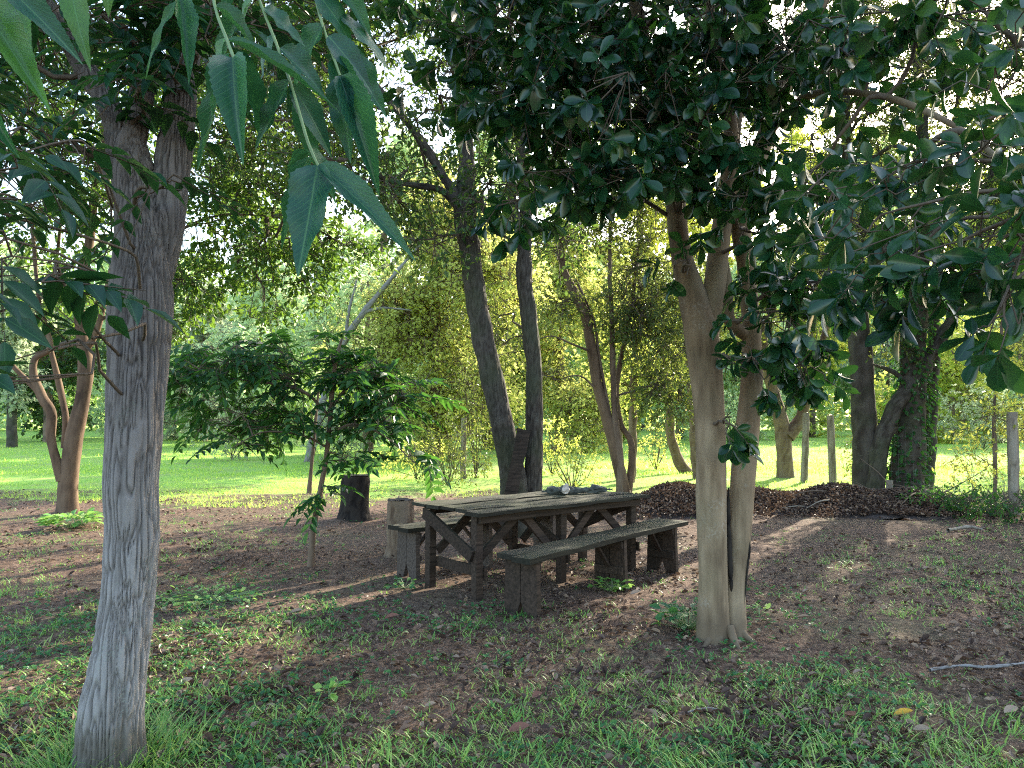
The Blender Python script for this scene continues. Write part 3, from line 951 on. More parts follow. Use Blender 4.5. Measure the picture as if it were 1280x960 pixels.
crown(lm, tm, [B(700, 60, 10.2, 1.0, 1.0, 1.0, 221), B(690, 190, 10.3, .7, .8, .7, 102), B(780, 100, 10.5, 1.0, 1.0, 1.0, 221), B(740, -80, 10.3, 2.0, 1.6, 1.2, 442), B(700, 300, 10.6, .5, .5, .4, 44), B(720, -320, 10.5, 2.6, 2.2, 1.5, 510)],
      limbs3b, L=.085, Wr=.55, T=T_MED, per=11, tl=.35, droop=.25, freq=1.1, thr=.42, branch_r=.03, twig_r=.006, back=.5)
lm.build('crown', M['leaf_dusk'], t3b)
tm.build('twigs', M['twig'], t3b)

mb = MB()
a, b = W(628, 668, 9.55), W(655, 537, 9.75)
board(mb, a, b, .16, .04, up=(0.1, -1, .1), jit=.006)
tag(mb.build('plank', M['wood_dark']), 'weathered plank leaning against the two dark trunks behind the table', 'plank')

# ------------------------------------------------------------------ 4 orange multi-stemmed tree, left middle
t4 = thing('tree', (*W(85, 640, 12.4)[:2], 0), 'orange-brown smooth tree with crooked stems at the lawn edge on the left', 'tree')
limbs4 = []
bo = bark_smooth(.16)
stem(t4, ground_end(poly((84, 644, 12.4, .1651), (85, 610, 12.4, .1376), (88, 575, 12.4, .1376), (95, 540, 12.4, .1307), (103, 500, 12.4, .1204), (107, 460, 12.4, .1135), (104, 425, 12.4, .0963), (98, 370, 12.4, .0826), (112, 300, 12.4, .0688), (120, 220, 12.4, .0585), (135, 120, 12.4, .0413), (140, 0, 12.4, .0275))),
     40, .05, flare(.12, .025, 5, 1, bo), M['bark_orange'], limbs4)
stem(t4, poly((78, 600, 12.35, .0826), (70, 575, 12.3, .0757), (63, 545, 12.25, .0688), (64, 515, 12.2, .0722), (52, 495, 12.15, .0688), (42, 470, 12.1, .0585), (44, 448, 12.1, .0482), (62, 436, 12.1, .0413), (58, 410, 12.1, .0344), (48, 370, 12.0, .0310), (40, 280, 12, .0275), (30, 180, 12, .0206)), 30, .05, bo, M['bark_orange'], limbs4)
stem(t4, poly((50, 492, 12.15, .0482), (28, 470, 12.1, .0378), (5, 448, 12.0, .0344), (-40, 420, 12, .0275), (-90, 370, 12, .0206)), 24, .06, bo, M['bark_orange'], limbs4)
stem(t4, poly((82, 560, 12.5, .0688), (82, 520, 12.55, .0516), (74, 480, 12.6, .0482), (64, 440, 12.6, .0413), (55, 400, 12.6, .0344), (70, 330, 12.6, .0275), (80, 230, 12.6, .0206)), 24, .06, bo, M['bark_orange'], limbs4)
stem(t4, poly((106, 440, 12.4, .0619), (122, 410, 12.3, .0482), (132, 370, 12.3, .0413), (150, 300, 12.2, .0344), (190, 220, 12.2, .0275), (230, 140, 12.2, .0206)), 24, .06, bo, M['bark_orange'], limbs4)
stem(t4, poly((140, 330, 12.3, .0310), (200, 300, 12.1, .0275), (270, 270, 12.0, .0206), (340, 270, 12, .0103)), 16, .08, bo, M['bark_orange'], limbs4, 'branch')
lm, tm = MB(), MB()
crown(lm, tm, [B(30, 260, 12.2, 1.1, 1.2, .9, 204), B(120, 200, 12.2, 1.1, 1.2, 1.0, 221), B(60, 370, 12.2, .9, .9, .35, 102), B(-60, 330, 12.0, 1.0, 1.2, .9, 170), B(220, 250, 12.2, 1.0, 1.0, .9, 204),
               B(300, 230, 12.2, 1.0, 1.0, .8, 187), B(240, 350, 12.1, .7, .7, .5, 102), B(330, 310, 12.1, .8, .8, .5, 119), B(380, 350, 12.1, .45, .5, .25, 40), B(215, 400, 12.2, .3, .4, .3, 37), B(270, 300, 12.0, .8, .8, .5, 90), B(200, 60, 12, 1.3, 1, .9, 170), B(30, 130, 12, 1.2, 1, .8, 120), B(370, 60, 12.4, 1.2, 1, .9, 170), B(330, 180, 12.4, .9, .8, .7, 90), B(420, 300, 12.0, .7, .7, .45, 80), B(400, 210, 11.8, .9, .8, .6, 110), B(330, 390, 12, .35, .4, .18, 20), B(80, 90, 12.3, 1.6, 1.5, 1.2, 340), B(240, 110, 12.4, 1.5, 1.4, 1.1, 306),
               B(340, 130, 12.3, 1.0, 1.0, .8, 153), B(100, -40, 12.4, 2.4, 2.0, 1.4, 442), B(290, -20, 12.6, 1.8, 1.6, 1.2, 306), B(150, -250, 12.8, 3, 2.4, 1.6, 510)],
      limbs4, L=.10, Wr=.6, T=T_MED, per=11, tl=.38, droop=.3, freq=1.0, thr=.40, branch_r=.03, twig_r=.006, back=.5)
lm.build('crown', M['leaf_mid'], t4)
tm.build('twigs', M['twig'], t4)

# ------------------------------------------------------------------ 5 small spreading tree left of the table
t5 = thing('sapling', (*G(388, 705)[:2], 0), 'small thin-stemmed young tree with spreading dark compound leaves, left of the table', 'young tree')
limbs5 = []
stem(t5, ground_end(poly((388, 706, 8.0, .040), (392, 660, 8.0, .032), (400, 615, 8.0, .029), (408, 570, 8.0, .027), (412, 530, 8.0, .026), (415, 490, 8.0, .024), (420, 450, 8.0, .018), (430, 415, 8, .01))), 14, .04, bark_smooth(.2), M['bark_brown'], limbs5, 'trunk')
for q in (((412, 520, 8.0, .018), (380, 490, 7.9, .015), (330, 478, 7.8, .012), (270, 470, 7.7, .008), (230, 450, 7.7, .004)),
          ((414, 510, 8.0, .016), (440, 480, 8.1, .013), (480, 470, 8.2, .01), (520, 480, 8.3, .006)),
          ((410, 560, 8.0, .014), (380, 545, 7.8, .011), (330, 540, 7.6, .008), (290, 560, 7.5, .004)),
          ((412, 545, 8.0, .012), (440, 530, 7.9, .010), (480, 545, 7.8, .007), (520, 580, 7.7, .004))):
    stem(t5, poly(*q), 10, .05, bark_smooth(.2), M['bark_brown'], limbs5, 'branch')
lm, tm = MB(), MB()
crown(lm, tm, [B(290, 450, 7.8, .62, .6, .22, 59), B(380, 455, 8.0, .6, .6, .30, 65), B(300, 518, 7.7, .55, .55, .22, 49), B(450, 465, 8.1, .5, .5, .28, 54), B(380, 520, 7.9, .5, .5, .22, 39),
               B(460, 535, 7.8, .4, .4, .22, 33), B(500, 505, 8.0, .38, .4, .30, 36), B(240, 480, 7.7, .25, .3, .16, 15), B(520, 570, 7.9, .22, .3, .10, 11), B(300, 555, 7.6, .3, .3, .08, 10), B(445, 572, 7.8, .22, .2, .06, 7), B(403, 612, 7.95, .04, .06, .12, 5)],
      limbs5, L=.125, Wr=.42, T=T_LANCE, per=10, tl=.32, droop=.15, freq=2.2, thr=.40, mode='pinnate', branch_r=.008, twig_r=.004, back=.3)
lm.build('crown', M['leaf_sapling'], t5)
tm.build('twigs', M['twig'], t5)

# thin sapling stem standing behind it
t5b = thing('sapling', (*G(386, 610)[:2], 0), 'bare thin sapling stem on the lawn behind the small spreading tree', 'young tree')
stem(t5b, ground_end(poly((386, 611, 15.5, .05), (389, 585, 15.5, .04), (392, 555, 15.5, .036), (395, 520, 15.5, .03), (400, 470, 15.5, .02))), 12, .08, bark_smooth(.2), M['bark_brown'], None, 'trunk')
lm, tm = MB(), MB()
crown(lm, tm, [B(400, 470, 15.5, .7, .6, .6, 60)], [np.array([W(395, 520, 15.5), W(400, 470, 15.5)])], L=.10, Wr=.5, T=T_MED, per=9, tl=.3, freq=1.2, thr=.35, branch_r=.015, back=.3)
lm.build('crown', M['leaf_mid'], t5b)


# ------------------------------------------------------------------ stumps
def stump(px, py_base, Y, rad, h, mat, label, name='tree_stump'):
    base = W(px, py_base, Y)
    o = thing(name, (base[0], base[1], 0), label, 'stump')
    m_ = MB()
    p_ = np.array([[base[0], base[1], -.05, rad * 1.15], [base[0], base[1], h * .15, rad * 1.03], [base[0] + .01, base[1], h * .6, rad * .97], [base[0] + .01, base[1], h, rad * .95]])
    c_, r_ = tube(m_, p_, 48, .03, flare(.08, .03, 5, px, bark_rough(.02, 3, 16)), cap=False)
    m_.build('trunk', mat, o, smooth=True)
    m_ = MB()
    th = np.arange(40) * 2 * math.pi / 40
    rings = [np.column_stack([base[0] + .01 + np.cos(th) * rad * k, base[1] + np.sin(th) * rad * k, h + .002 + (vnoise(np.column_stack([np.cos(th) * 3 * k, np.sin(th) * 3 * k, th * 0 + px])) - .5) * .03]) for k in (1.0, .6, .2)]
    V = np.concatenate(rings)
    idx = np.arange(120).reshape(3, 40)
    F = np.concatenate([np.stack([idx[i], np.roll(idx[i], -1), np.roll(idx[i + 1], -1), idx[i + 1]], -1) for i in range(2)])
    m_.add(V, F)
    m_.f.append(np.array([idx[2]]))
    m_.build('cut_face', M['wood_grey'] if mat is not M['bark_char'] else mat, o)
    return o


stump(443, 648, 11.6, .215, .66, M['bark_char'], 'charred black stump behind the small spreading tree')
stump(499, 690, 8.75, .145, .60, M['bark_brown'], 'cut brown log stump standing behind the far bench')

# ------------------------------------------------------------------ 6 multi-stemmed tree beyond the table
t6 = thing('tree', (*W(776, 615, 15.5)[:2], 0), 'slender several-stemmed tree in the middle distance beyond the table', 'tree')
limbs6 = []
bm_ = bark_smooth(.15)
stem(t6, ground_end(poly((782, 618, 15.5, .1360), (770, 570, 15.5, .1120), (760, 530, 15.5, .1040), (748, 485, 15.5, .1040), (740, 440, 15.5, .1040), (732, 395, 15.5, .1040), (715, 360, 15.5, .0880), (703, 330, 15.5, .0640), (700, 270, 15.5, .0480), (690, 180, 15.5, .0320))), 30, .06, bm_, M['bark_orange'], limbs6)
stem(t6, ground_end(poly((776, 616, 15.45, .0960), (774, 570, 15.45, .0800), (769, 520, 15.45, .0680), (766, 460, 15.4, .0600), (765, 400, 15.4, .0480), (762, 330, 15.4, .0400), (765, 230, 15.4, .0280))), 24, .06, bm_, M['bark_brown'], limbs6)
stem(t6, ground_end(poly((784, 616, 15.6, .0880), (790, 575, 15.6, .0720), (788, 550, 15.6, .0640), (776, 530, 15.6, .0600), (770, 490, 15.6, .0560), (778, 440, 15.6, .0480), (788, 390, 15.6, .0400), (800, 300, 15.6, .0280))), 24, .06, bm_, M['bark_orange'], limbs6)
stem(t6, poly((766, 540, 15.5, .0400), (755, 480, 15.5, .0360), (748, 440, 15.5, .0320), (742, 400, 15.5, .0280), (720, 350, 15.4, .0240)), 16, .08, bm_, M['bark_brown'], limbs6)
for q in (((740, 440, 15.5, .0280), (715, 430, 15.2, .0200), (690, 420, 15, .0120), (670, 425, 15, .0048)), ((748, 490, 15.5, .0240), (725, 470, 15.3, .0160), (695, 475, 15.1, .0064)), ((705, 335, 15.5, .0320), (690, 310, 15.3, .0240), (660, 300, 15.1, .0120))):
    stem(t6, poly(*q), 10, .1, bm_, M['bark_brown'], limbs6, 'branch')
lm, tm = MB(), MB()
crown(lm, tm, [B(790, 330, 15.4, .9, .9, .9, 193), B(820, 420, 15.3, .8, .8, .7, 175), B(835, 490, 15.3, .55, .6, .5, 148), B(800, 380, 15.2, .8, .8, .7, 148), B(730, 280, 15.4, .9, .9, .7, 157), B(800, 250, 15.4, 1.2, 1.0, .9, 228), B(700, 380, 15.2, .5, .5, .4, 37), B(680, 470, 15.1, .4, .4, .4, 31),
               B(770, 400, 15.4, .5, .5, .4, 44), B(855, 360, 15.6, .6, .6, .6, 87), B(720, 160, 15.5, 1.6, 1.4, 1.2, 351), B(830, 140, 15.5, 1.6, 1.4, 1.2, 351), B(620, 430, 15.2, .5, .5, .8, 70), B(600, 380, 15.2, .4, .4, .5, 41)],
      limbs6, L=.085, Wr=.5, T=T_MED, per=12, tl=.38, droop=.25, freq=1.2, thr=.38, branch_r=.025, twig_r=.006, back=.5)
lm.build('crown', M['leaf_olive'], t6)
tm.build('twigs', M['twig'], t6)


# ------------------------------------------------------------------ general-purpose tree for the distance
def tree(px, pyb, Y, label, trunks, blobs, leaf, bark, L, per=10, tl=.5, T=T_TINY, Wr=.6, thr=.4, freq=.7, group=None, br=.04, name='tree', sides=16, droop=.25, twr=.008, rough=None):
    base = W(px, pyb, Y)
    o = thing(name, (base[0], base[1], 0), label, 'tree', group)
    lim = []
    m_ = MB()
    for q in trunks:
        pq = poly(*q)
        if pq[0, 2] < .5:
            pq = ground_end(pq)
        c_, r_ = tube(m_, pq, sides, .12, rough or bark_rough(.02, 3, 9))
        lim.append(c_)
    m_.build('trunk', bark, o, smooth=True)
    l_, w_ = MB(), MB()
    crown(l_, w_, blobs, lim, L=L, Wr=Wr, T=T, per=per, tl=tl, thr=thr, freq=freq, branch_r=br, twig_r=twr, back=.6, droop=droop)
    l_.build('crown', leaf, o)
    w_.build('twigs', bark, o)
    return o


# ------------------------------------------------------------------ 7 trees by the fence on the right
tree(1080, 612, 15.8, 'straight blotchy-barked trunk standing left of the ivy-clad tree by the fence',
     [((1082, 614, 15.8, .27), (1081, 560, 15.8, .24), (1078, 500, 15.8, .235), (1076, 440, 15.8, .225), (1072, 380, 15.8, .19), (1068, 300, 15.8, .15), (1060, 200, 15.8, .12), (1055, 80, 15.8, .08), (1050, -60, 15.8, .05))],
     [B(1060, 200, 15.8, 1.6, 1.4, 1.0, 228), B(1010, 130, 15.6, 1.4, 1.2, 1.0, 228), B(1100, 60, 15.8, 1.8, 1.6, 1.1, 285), B(1030, 0, 15.8, 2.0, 1.8, 1.2, 342), B(1040, 330, 15.6, .8, .8, .7, 95), B(1085, 285, 13.8, 1.2, 1.1, .7, 120), B(1005, 330, 13.2, .9, 1, .6, 90), B(1040, 180, 14.2, 1.2, 1.2, .8, 110), B(965, 110, 14, 1.2, 1.1, 1.1, 150), B(1225, 95, 12.8, 1.3, 1.2, .8, 190), B(1150, 50, 13, 1.2, 1.2, .8, 150), B(1265, 165, 12.8, .9, 1, .6, 80), B(900, 40, 14, 1.4, 1.2, 1.0, 120), B(1100, 420, 15.6, .5, .5, .5, 57), B(1060, -180, 16, 2.6, 2.4, 1.6, 608)],
     M['leaf_olive'], M['bark_dark'], .085, 12, .38, T_MED, .5, .42, 1.1)
t7 = thing('tree', (*W(1120, 612, 15.6)[:2], 0), 'thick ivy-clad forked tree by the fence on the right', 'tree')
limbs7 = []
stem(t7, ground_end(poly((1133, 616, 15.6, .3400), (1136, 560, 15.6, .2890), (1140, 500, 15.6, .2550), (1142, 440, 15.6, .2380), (1146, 380, 15.6, .2125), (1150, 310, 15.6, .1700), (1155, 220, 15.6, .1360), (1150, 120, 15.6, .1020), (1140, 0, 15.6, .0765), (1130, -150, 15.6, .0425))), 30, .08, bark_rough(.03, 4, 9), M['bark_dark'], limbs7)
stem(t7, ground_end(poly((1094, 614, 15.5, .2040), (1098, 570, 15.5, .1700), (1106, 540, 15.5, .1615), (1122, 505, 15.5, .1615), (1143, 478, 15.5, .1700), (1158, 450, 15.5, .1445), (1175, 425, 15.5, .1105), (1195, 385, 15.5, .0935), (1215, 330, 15.5, .0765), (1235, 240, 15.5, .0595), (1260, 120, 15.5, .0425))), 30, .08, bark_rough(.03, 4, 9), M['bark_dark'], limbs7)
stem(t7, ground_end(poly((1158, 614, 15.9, .1360), (1162, 540, 15.9, .1275), (1166, 470, 15.9, .1190), (1168, 400, 15.9, .1105), (1175, 300, 15.9, .0850), (1190, 180, 15.9, .0595), (1210, 40, 15.9, .0425))), 24, .08, bark_rough(.02, 4, 9), M['bark_dark'], limbs7)
stem(t7, poly((1140, 490, 15.6, .0595), (1124, 470, 15.5, .0510), (1110, 462, 15.4, .0425), (1090, 455, 15.3, .0170)), 14, .1, bark_rough(.01), M['bark_dark'], limbs7, 'branch')
lm, tm = MB(), MB()
crown(lm, tm, [B(1180, 330, 15.5, 1.0, 1.0, .6, 95), B(1230, 200, 15.5, 1.3, 1.3, .9, 142), B(1160, 110, 15.6, 1.4, 1.4, 1.0, 171), B(1260, 60, 15.6, 1.6, 1.6, 1.0, 171), B(1150, -60, 15.6, 2.2, 2.2, 1.3, 380), B(1300, -80, 15.6, 2.2, 2.2, 1.3, 380), B(1200, -260, 16, 3, 2.6, 1.6, 665), B(1360, 150, 15.5, 1.4, 1.6, 1.4, 285), B(1120, 150, 16.5, 1.5, 1.4, 1.2, 200), B(1210, 110, 16.8, 1.6, 1.4, 1.3, 220), B(1080, 60, 16.6, 1.4, 1.4, 1.2, 190), B(1230, 210, 16.6, 1.4, 1.3, 1.0, 130), B(1160, 20, 16.8, 1.5, 1.4, 1.2, 190)],
      limbs7, L=.085, Wr=.5, T=T_MED, per=11, tl=.38, droop=.25, freq=1.1, thr=.44, branch_r=.035, twig_r=.006, back=.5)
lm.build('crown', M['leaf_olive'], t7)
tm.build('twigs', M['twig'], t7)
# ivy on the thick stem
lm = MB()
n = 1500
zz = rng.random(n) * 3.0
cc = limbs7[0]
jj = np.clip((zz / 3.6 * len(cc) * .55).astype(int), 0, len(cc) - 1)
ang = rng.random(n) * 6.283
rad = .30 - .03 * zz + rng.random(n) ** 2 * .2
q = cc[jj] + np.column_stack([np.cos(ang) * rad, np.sin(ang) * rad, rng.normal(size=n) * .06])
out = np.column_stack([np.cos(ang), np.sin(ang), np.full(n, -.7)])
add_leaves(lm, q, nrm(out + rng.normal(size=(n, 3)) * .4), nrm(out + UP + rng.normal(size=(n, 3)) * .4), .09 + .05 * rng.random(n), .075, T_MED)
lm.build('ivy', M['leaf_sapling'], t7)

tree(980, 592, 19.5, 'short forked brown tree behind the leaf heap near the fence posts',
     [((982, 598, 19.5, .24), (980, 565, 19.5, .19), (978, 535, 19.5, .19), (970, 500, 19.5, .15), (958, 460, 19.5, .15), (950, 400, 19.5, .1)), ((984, 545, 19.5, .2), (1000, 525, 19.5, .15), (1010, 490, 19.5, .12), (1025, 440, 19.5, .09), (1040, 380, 19.5, .06))],
     [B(950, 400, 19.5, 1.4, 1.2, 1.2, 165), B(1020, 380, 19.4, 1.3, 1.2, 1.2, 165), B(990, 300, 19.5, 1.8, 1.6, 1.2, 225), B(1000, 480, 19.3, .8, .8, .5, 45)],
     M['leaf_olive'], M['bark_brown'], .11, 10, .4, T_MED, .5, .42, 1.0)
tree(865, 600, 19.0, 'thin brown tree half hidden behind the smooth twin-stemmed tree',
     [((872, 602, 19, .13), (868, 560, 19, .11), (866, 520, 19, .1), (862, 470, 19, .08), (858, 400, 19, .06))],
     [B(870, 430, 19, .9, .9, .8, 105), B(850, 350, 19, 1.2, 1.0, 1.0, 150)], M['leaf_olive'], M['bark_brown'], .11, 10, .4, T_MED, .5, .4, 1.0)
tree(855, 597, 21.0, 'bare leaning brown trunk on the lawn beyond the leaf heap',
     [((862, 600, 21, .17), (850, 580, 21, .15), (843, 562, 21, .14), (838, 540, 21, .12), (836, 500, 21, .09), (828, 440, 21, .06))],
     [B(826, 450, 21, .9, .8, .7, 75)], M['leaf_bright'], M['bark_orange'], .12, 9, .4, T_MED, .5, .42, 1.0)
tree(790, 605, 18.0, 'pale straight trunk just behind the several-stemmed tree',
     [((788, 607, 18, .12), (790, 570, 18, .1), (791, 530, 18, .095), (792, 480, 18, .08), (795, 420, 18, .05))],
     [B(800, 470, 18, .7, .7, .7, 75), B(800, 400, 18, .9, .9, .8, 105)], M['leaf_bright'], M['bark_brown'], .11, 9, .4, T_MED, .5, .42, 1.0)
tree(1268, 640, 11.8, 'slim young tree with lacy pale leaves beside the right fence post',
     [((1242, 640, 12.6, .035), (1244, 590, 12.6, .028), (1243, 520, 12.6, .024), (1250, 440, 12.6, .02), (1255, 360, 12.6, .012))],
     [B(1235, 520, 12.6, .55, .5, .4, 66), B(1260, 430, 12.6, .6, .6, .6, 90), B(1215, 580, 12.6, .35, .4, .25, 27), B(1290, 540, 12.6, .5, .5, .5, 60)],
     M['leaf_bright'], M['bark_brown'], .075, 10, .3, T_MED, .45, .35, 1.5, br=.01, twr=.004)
# tree added right of the frame to shade the clearing; some boughs reach in
tree(1560, 640, 12.0, 'tree added for shade right of the frame, its boughs entering at the upper right edge',
     [((1560, 645, 12, .25), (1555, 500, 12, .2), (1550, 350, 12, .17), (1540, 200, 12, .14), (1530, 0, 12, .1), (1520, -200, 12, .05)), ((1548, 330, 12, .1), (1450, 220, 11.8, .08), (1360, 130, 11.6, .06), (1280, 60, 11.5, .05), (1215, 0, 11.5, .025))],
     [B(1300, 20, 11.6, 1.0, 1.2, .5, 75), B(1450, 150, 11.8, 1.6, 2, 1.3, 270), B(1600, 200, 12, 1.8, 2, 1.6, 375), B(1500, -50, 12, 2.4, 2.4, 1.5, 495), B(1650, 400, 12, 1.5, 1.8, 1.2, 255), B(1450, 420, 12, .8, 1.2, 1.0, 90), B(1500, -250, 12, 3, 3, 1.8, 570), B(1800, 100, 12, 2, 2.5, 2.2, 450), (np.array([9.6, 11.2, 4.2]), (1.5, 2.0, 1.6), 380), (np.array([9.0, 13.5, 5.8]), (1.6, 1.8, 1.5), 330), (np.array([11.0, 14.5, 4.5]), (1.8, 1.8, 2.0), 360), (np.array([12.0, 17.5, 6.5]), (2.2, 2, 2.6), 420), (np.array([7.7, 8.2, 3.9]), (1.7, 2, 1.9), 520), (np.array([10.5, 12, 5.8]), (2.1, 2.2, 2.4), 500)],  # crown masses given in world coordinates are added to block the sun
     M['leaf_dusk'], M['bark_dark'], .09, 11, .4, T_MED, .5, .36, 1.0)

for px_, Y_, lab_, bl_ in ((1320, 23.5, 'tall tree standing just outside the right edge of the picture beyond the fence', [(np.array([16.4, 23.5, 5.2]), (2.0, 2.4, 3.2), 560), (np.array([17.5, 24.5, 9.0]), (2.8, 2.6, 3.2), 560)]),
                          (1345, 30.0, 'taller tree farther off outside the right edge of the picture', [(np.array([23.0, 30, 7.0]), (3.2, 3, 4.5), 620), (np.array([24, 31, 12.5]), (3.6, 3, 3.8), 560)])):
    k_ = Y_ / 960.0
    tree(px_, 520 + CAMZ / k_, Y_, lab_, [((px_, 521 + CAMZ / k_, Y_, .3), (px_ + 6, 400, Y_, .24), (px_ + 14, 250, Y_, .18), (px_ + 10, 120, Y_, .1))], bl_, M['leaf_olive'], M['bark_dark'], .16, 11, .6, T_TINY, .65, .36, .8)

# ------------------------------------------------------------------ distant trees
FAR = 'trees beyond the lawn'


def far_tree(px, Y, h, wpx, leaf, label, n=240, bark=None, L=.22, lean=0, low=.25, thr=.42):
    base = W(px, 520 + CAMZ * 960 / Y, Y)
    X = base[0]
    rw = wpx * Y / 960.0 / 2
    top = 520 - (h - CAMZ) * 960 / Y
    pb = 520 + CAMZ * 960 / Y
    k = 960 / Y
    zpy = lambda z: 520 - (z - CAMZ) * k
    tr = [((px, pb + 1, Y, h * .028), (px + lean * .3, zpy(h * .3), Y, h * .022), (px + lean * .7, zpy(h * .6), Y, h * .014), (px + lean, zpy(h * .9), Y, h * .005))]
    bl = []
    nb = 9
    for i in range(nb):
        f = low + (1 - low) * (i + .5) / nb
        z = h * f
        spread = math.sin(math.pi * min(1, (f - low) / (1 - low) * .85 + .12))
        off = rng.normal() * .6 * rw * spread
        off2 = rng.normal() * .3 * rw
        rr = rw * (.36 + .3 * rng.random()) * (.55 + .45 * spread)
        bl.append((np.array([X + off + lean / k * f, Y + off2, z]), (rr * 1.1, rr, h * .11 + .25 * rr), int(2.6 * n / nb * (.6 + .6 * spread))))
    return tree(px, pb, Y, label, tr, bl, leaf, bark or M['bark_brown'], L * 1.15, 11, .8, T_TINY, .7, thr - .06, .45, FAR, h * .006, 'distant_tree', 10, .25, .012)


far_tree(545, 27, 9.5, 190, M['leaf_glow_tint'], 'feathery yellow-green tree lit from behind, between the small tree and the dark trunks', 1300, L=.13, low=.12)
far_tree(460, 33, 8.5, 170, M['leaf_haze_tint'], 'pale green haze-tinted tree behind the small spreading tree', 420, L=.22, low=.15)
far_tree(330, 40, 8.5, 200, M['leaf_haze_tint'], 'pale rounded tree past the left lawn, left of the leaning grey dead trunk', 460, L=.25, low=.1)
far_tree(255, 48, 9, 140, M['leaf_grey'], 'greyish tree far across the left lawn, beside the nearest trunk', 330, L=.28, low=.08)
far_tree(160, 55, 11, 150, M['leaf_haze_tint'], 'distant tree hidden mostly behind the nearest trunk', 300, L=.3, low=.08)
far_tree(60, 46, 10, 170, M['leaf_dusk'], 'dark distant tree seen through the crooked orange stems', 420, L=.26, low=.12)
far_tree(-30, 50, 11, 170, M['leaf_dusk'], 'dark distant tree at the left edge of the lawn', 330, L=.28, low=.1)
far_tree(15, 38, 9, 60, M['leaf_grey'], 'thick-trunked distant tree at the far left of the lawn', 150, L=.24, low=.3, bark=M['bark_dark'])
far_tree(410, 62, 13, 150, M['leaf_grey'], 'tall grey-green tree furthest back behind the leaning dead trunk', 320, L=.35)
far_tree(610, 36, 9, 120, M['leaf_glow_tint'], 'yellow-green tree showing between the two dark trunks', 800, L=.15, low=.1)
far_tree(700, 34, 9.5, 150, M['leaf_glow_tint'], 'bright yellow-green tree left of the several-stemmed tree', 1100, L=.15, low=.12)
far_tree(770, 46, 11, 150, M['leaf_glow_tint'], 'bright yellow-green tree seen through the several slender stems', 430, L=.28, low=.1)
far_tree(850, 52, 11, 140, M['leaf_haze_tint'], 'pale distant tree left of the smooth twin stems', 330, L=.3, low=.06)
far_tree(940, 50, 12, 130, M['leaf_haze_tint'], 'pale distant tree right of the smooth twin stems', 330, L=.3, low=.06)
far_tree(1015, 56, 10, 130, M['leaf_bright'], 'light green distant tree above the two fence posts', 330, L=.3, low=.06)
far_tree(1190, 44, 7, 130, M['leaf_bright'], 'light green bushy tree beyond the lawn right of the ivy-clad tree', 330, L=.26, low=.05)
far_tree(1275, 48, 8, 130, M['leaf_haze_tint'], 'pale tree beyond the lawn at the right edge', 330, L=.28, low=.05)
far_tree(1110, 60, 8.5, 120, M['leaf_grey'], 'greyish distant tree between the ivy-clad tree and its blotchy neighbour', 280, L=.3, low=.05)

for px_, Y_, h_, w_, lf_, lab_ in ((1005, 78, 29, 190, 'leaf_bright', 'very tall yellow-green tree rising behind the fence posts'), (1130, 84, 32, 210, 'leaf_haze_tint', 'very tall pale tree rising behind the ivy-clad tree'), (1255, 80, 27, 180, 'leaf_bright', 'tall light tree rising behind the right fence post'),
                               (480, 76, 29, 210, 'leaf_haze_tint', 'very tall pale tree rising behind the arching limb of the leaning dark tree'), (320, 78, 26, 210, 'leaf_haze_tint', 'tall pale tree rising above the small spreading tree'), (640, 80, 32, 220, 'leaf_haze_tint', 'very tall pale tree rising straight behind the two dark trunks'), (800, 82, 31, 230, 'leaf_bright', 'very tall yellow-green tree rising behind the several slender stems')):
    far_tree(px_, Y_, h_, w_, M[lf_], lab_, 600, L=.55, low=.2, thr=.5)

# far wood closing the view
lm = MB()
n = 150000
X = rng.uniform(-95, 95, n)
Yv = 78 + rng.random(n) * 14
hh = 11.0 + 9 * vnoise(np.column_stack([X * .12, X * 0, X * 0])) + 3 * vnoise(np.column_stack([X * .5, X * 0 + 7, X * 0]))
zz = rng.random(n) ** .8 * hh
q = np.column_stack([X, Yv, zz])
kp = vnoise(q * .35) > .33
q = q[kp]
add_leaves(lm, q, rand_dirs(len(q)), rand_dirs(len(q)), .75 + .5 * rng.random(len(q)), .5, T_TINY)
tag(lm.build('far_wood', M['leaf_haze_tint']), 'pale far-off wood closing the view behind the lawn', 'wood', kind='stuff')

# pale dead trunk leaning in the background
o = thing('dead_tree', (*W(395, 560, 26)[:2], 0), 'pale grey dead trunk leaning to the right behind the small spreading tree', 'dead tree')
mb = MB()
tube(mb, ground_end(poly((385, 578, 26, 0.156), (410, 480, 26, 0.130), (432, 425, 26, 0.117), (455, 390, 26, 0.104), (478, 362, 26, 0.085), (500, 335, 26, 0.065), (530, 300, 26, 0.033))), 14, .15, bark_rough(.02))
mb.build('trunk', M['bark_pale'], o, smooth=True)
for q in (((455, 390, 26, .08), (480, 385, 26, .05), (515, 388, 26, .02)), ((432, 425, 26, .07), (436, 390, 26, .05), (446, 350, 26, .03))):
    mb = MB()
    tube(mb, poly(*q), 8, .2, bark_rough(.01))
    mb.build('branch', M['bark_pale'], o, smooth=True)


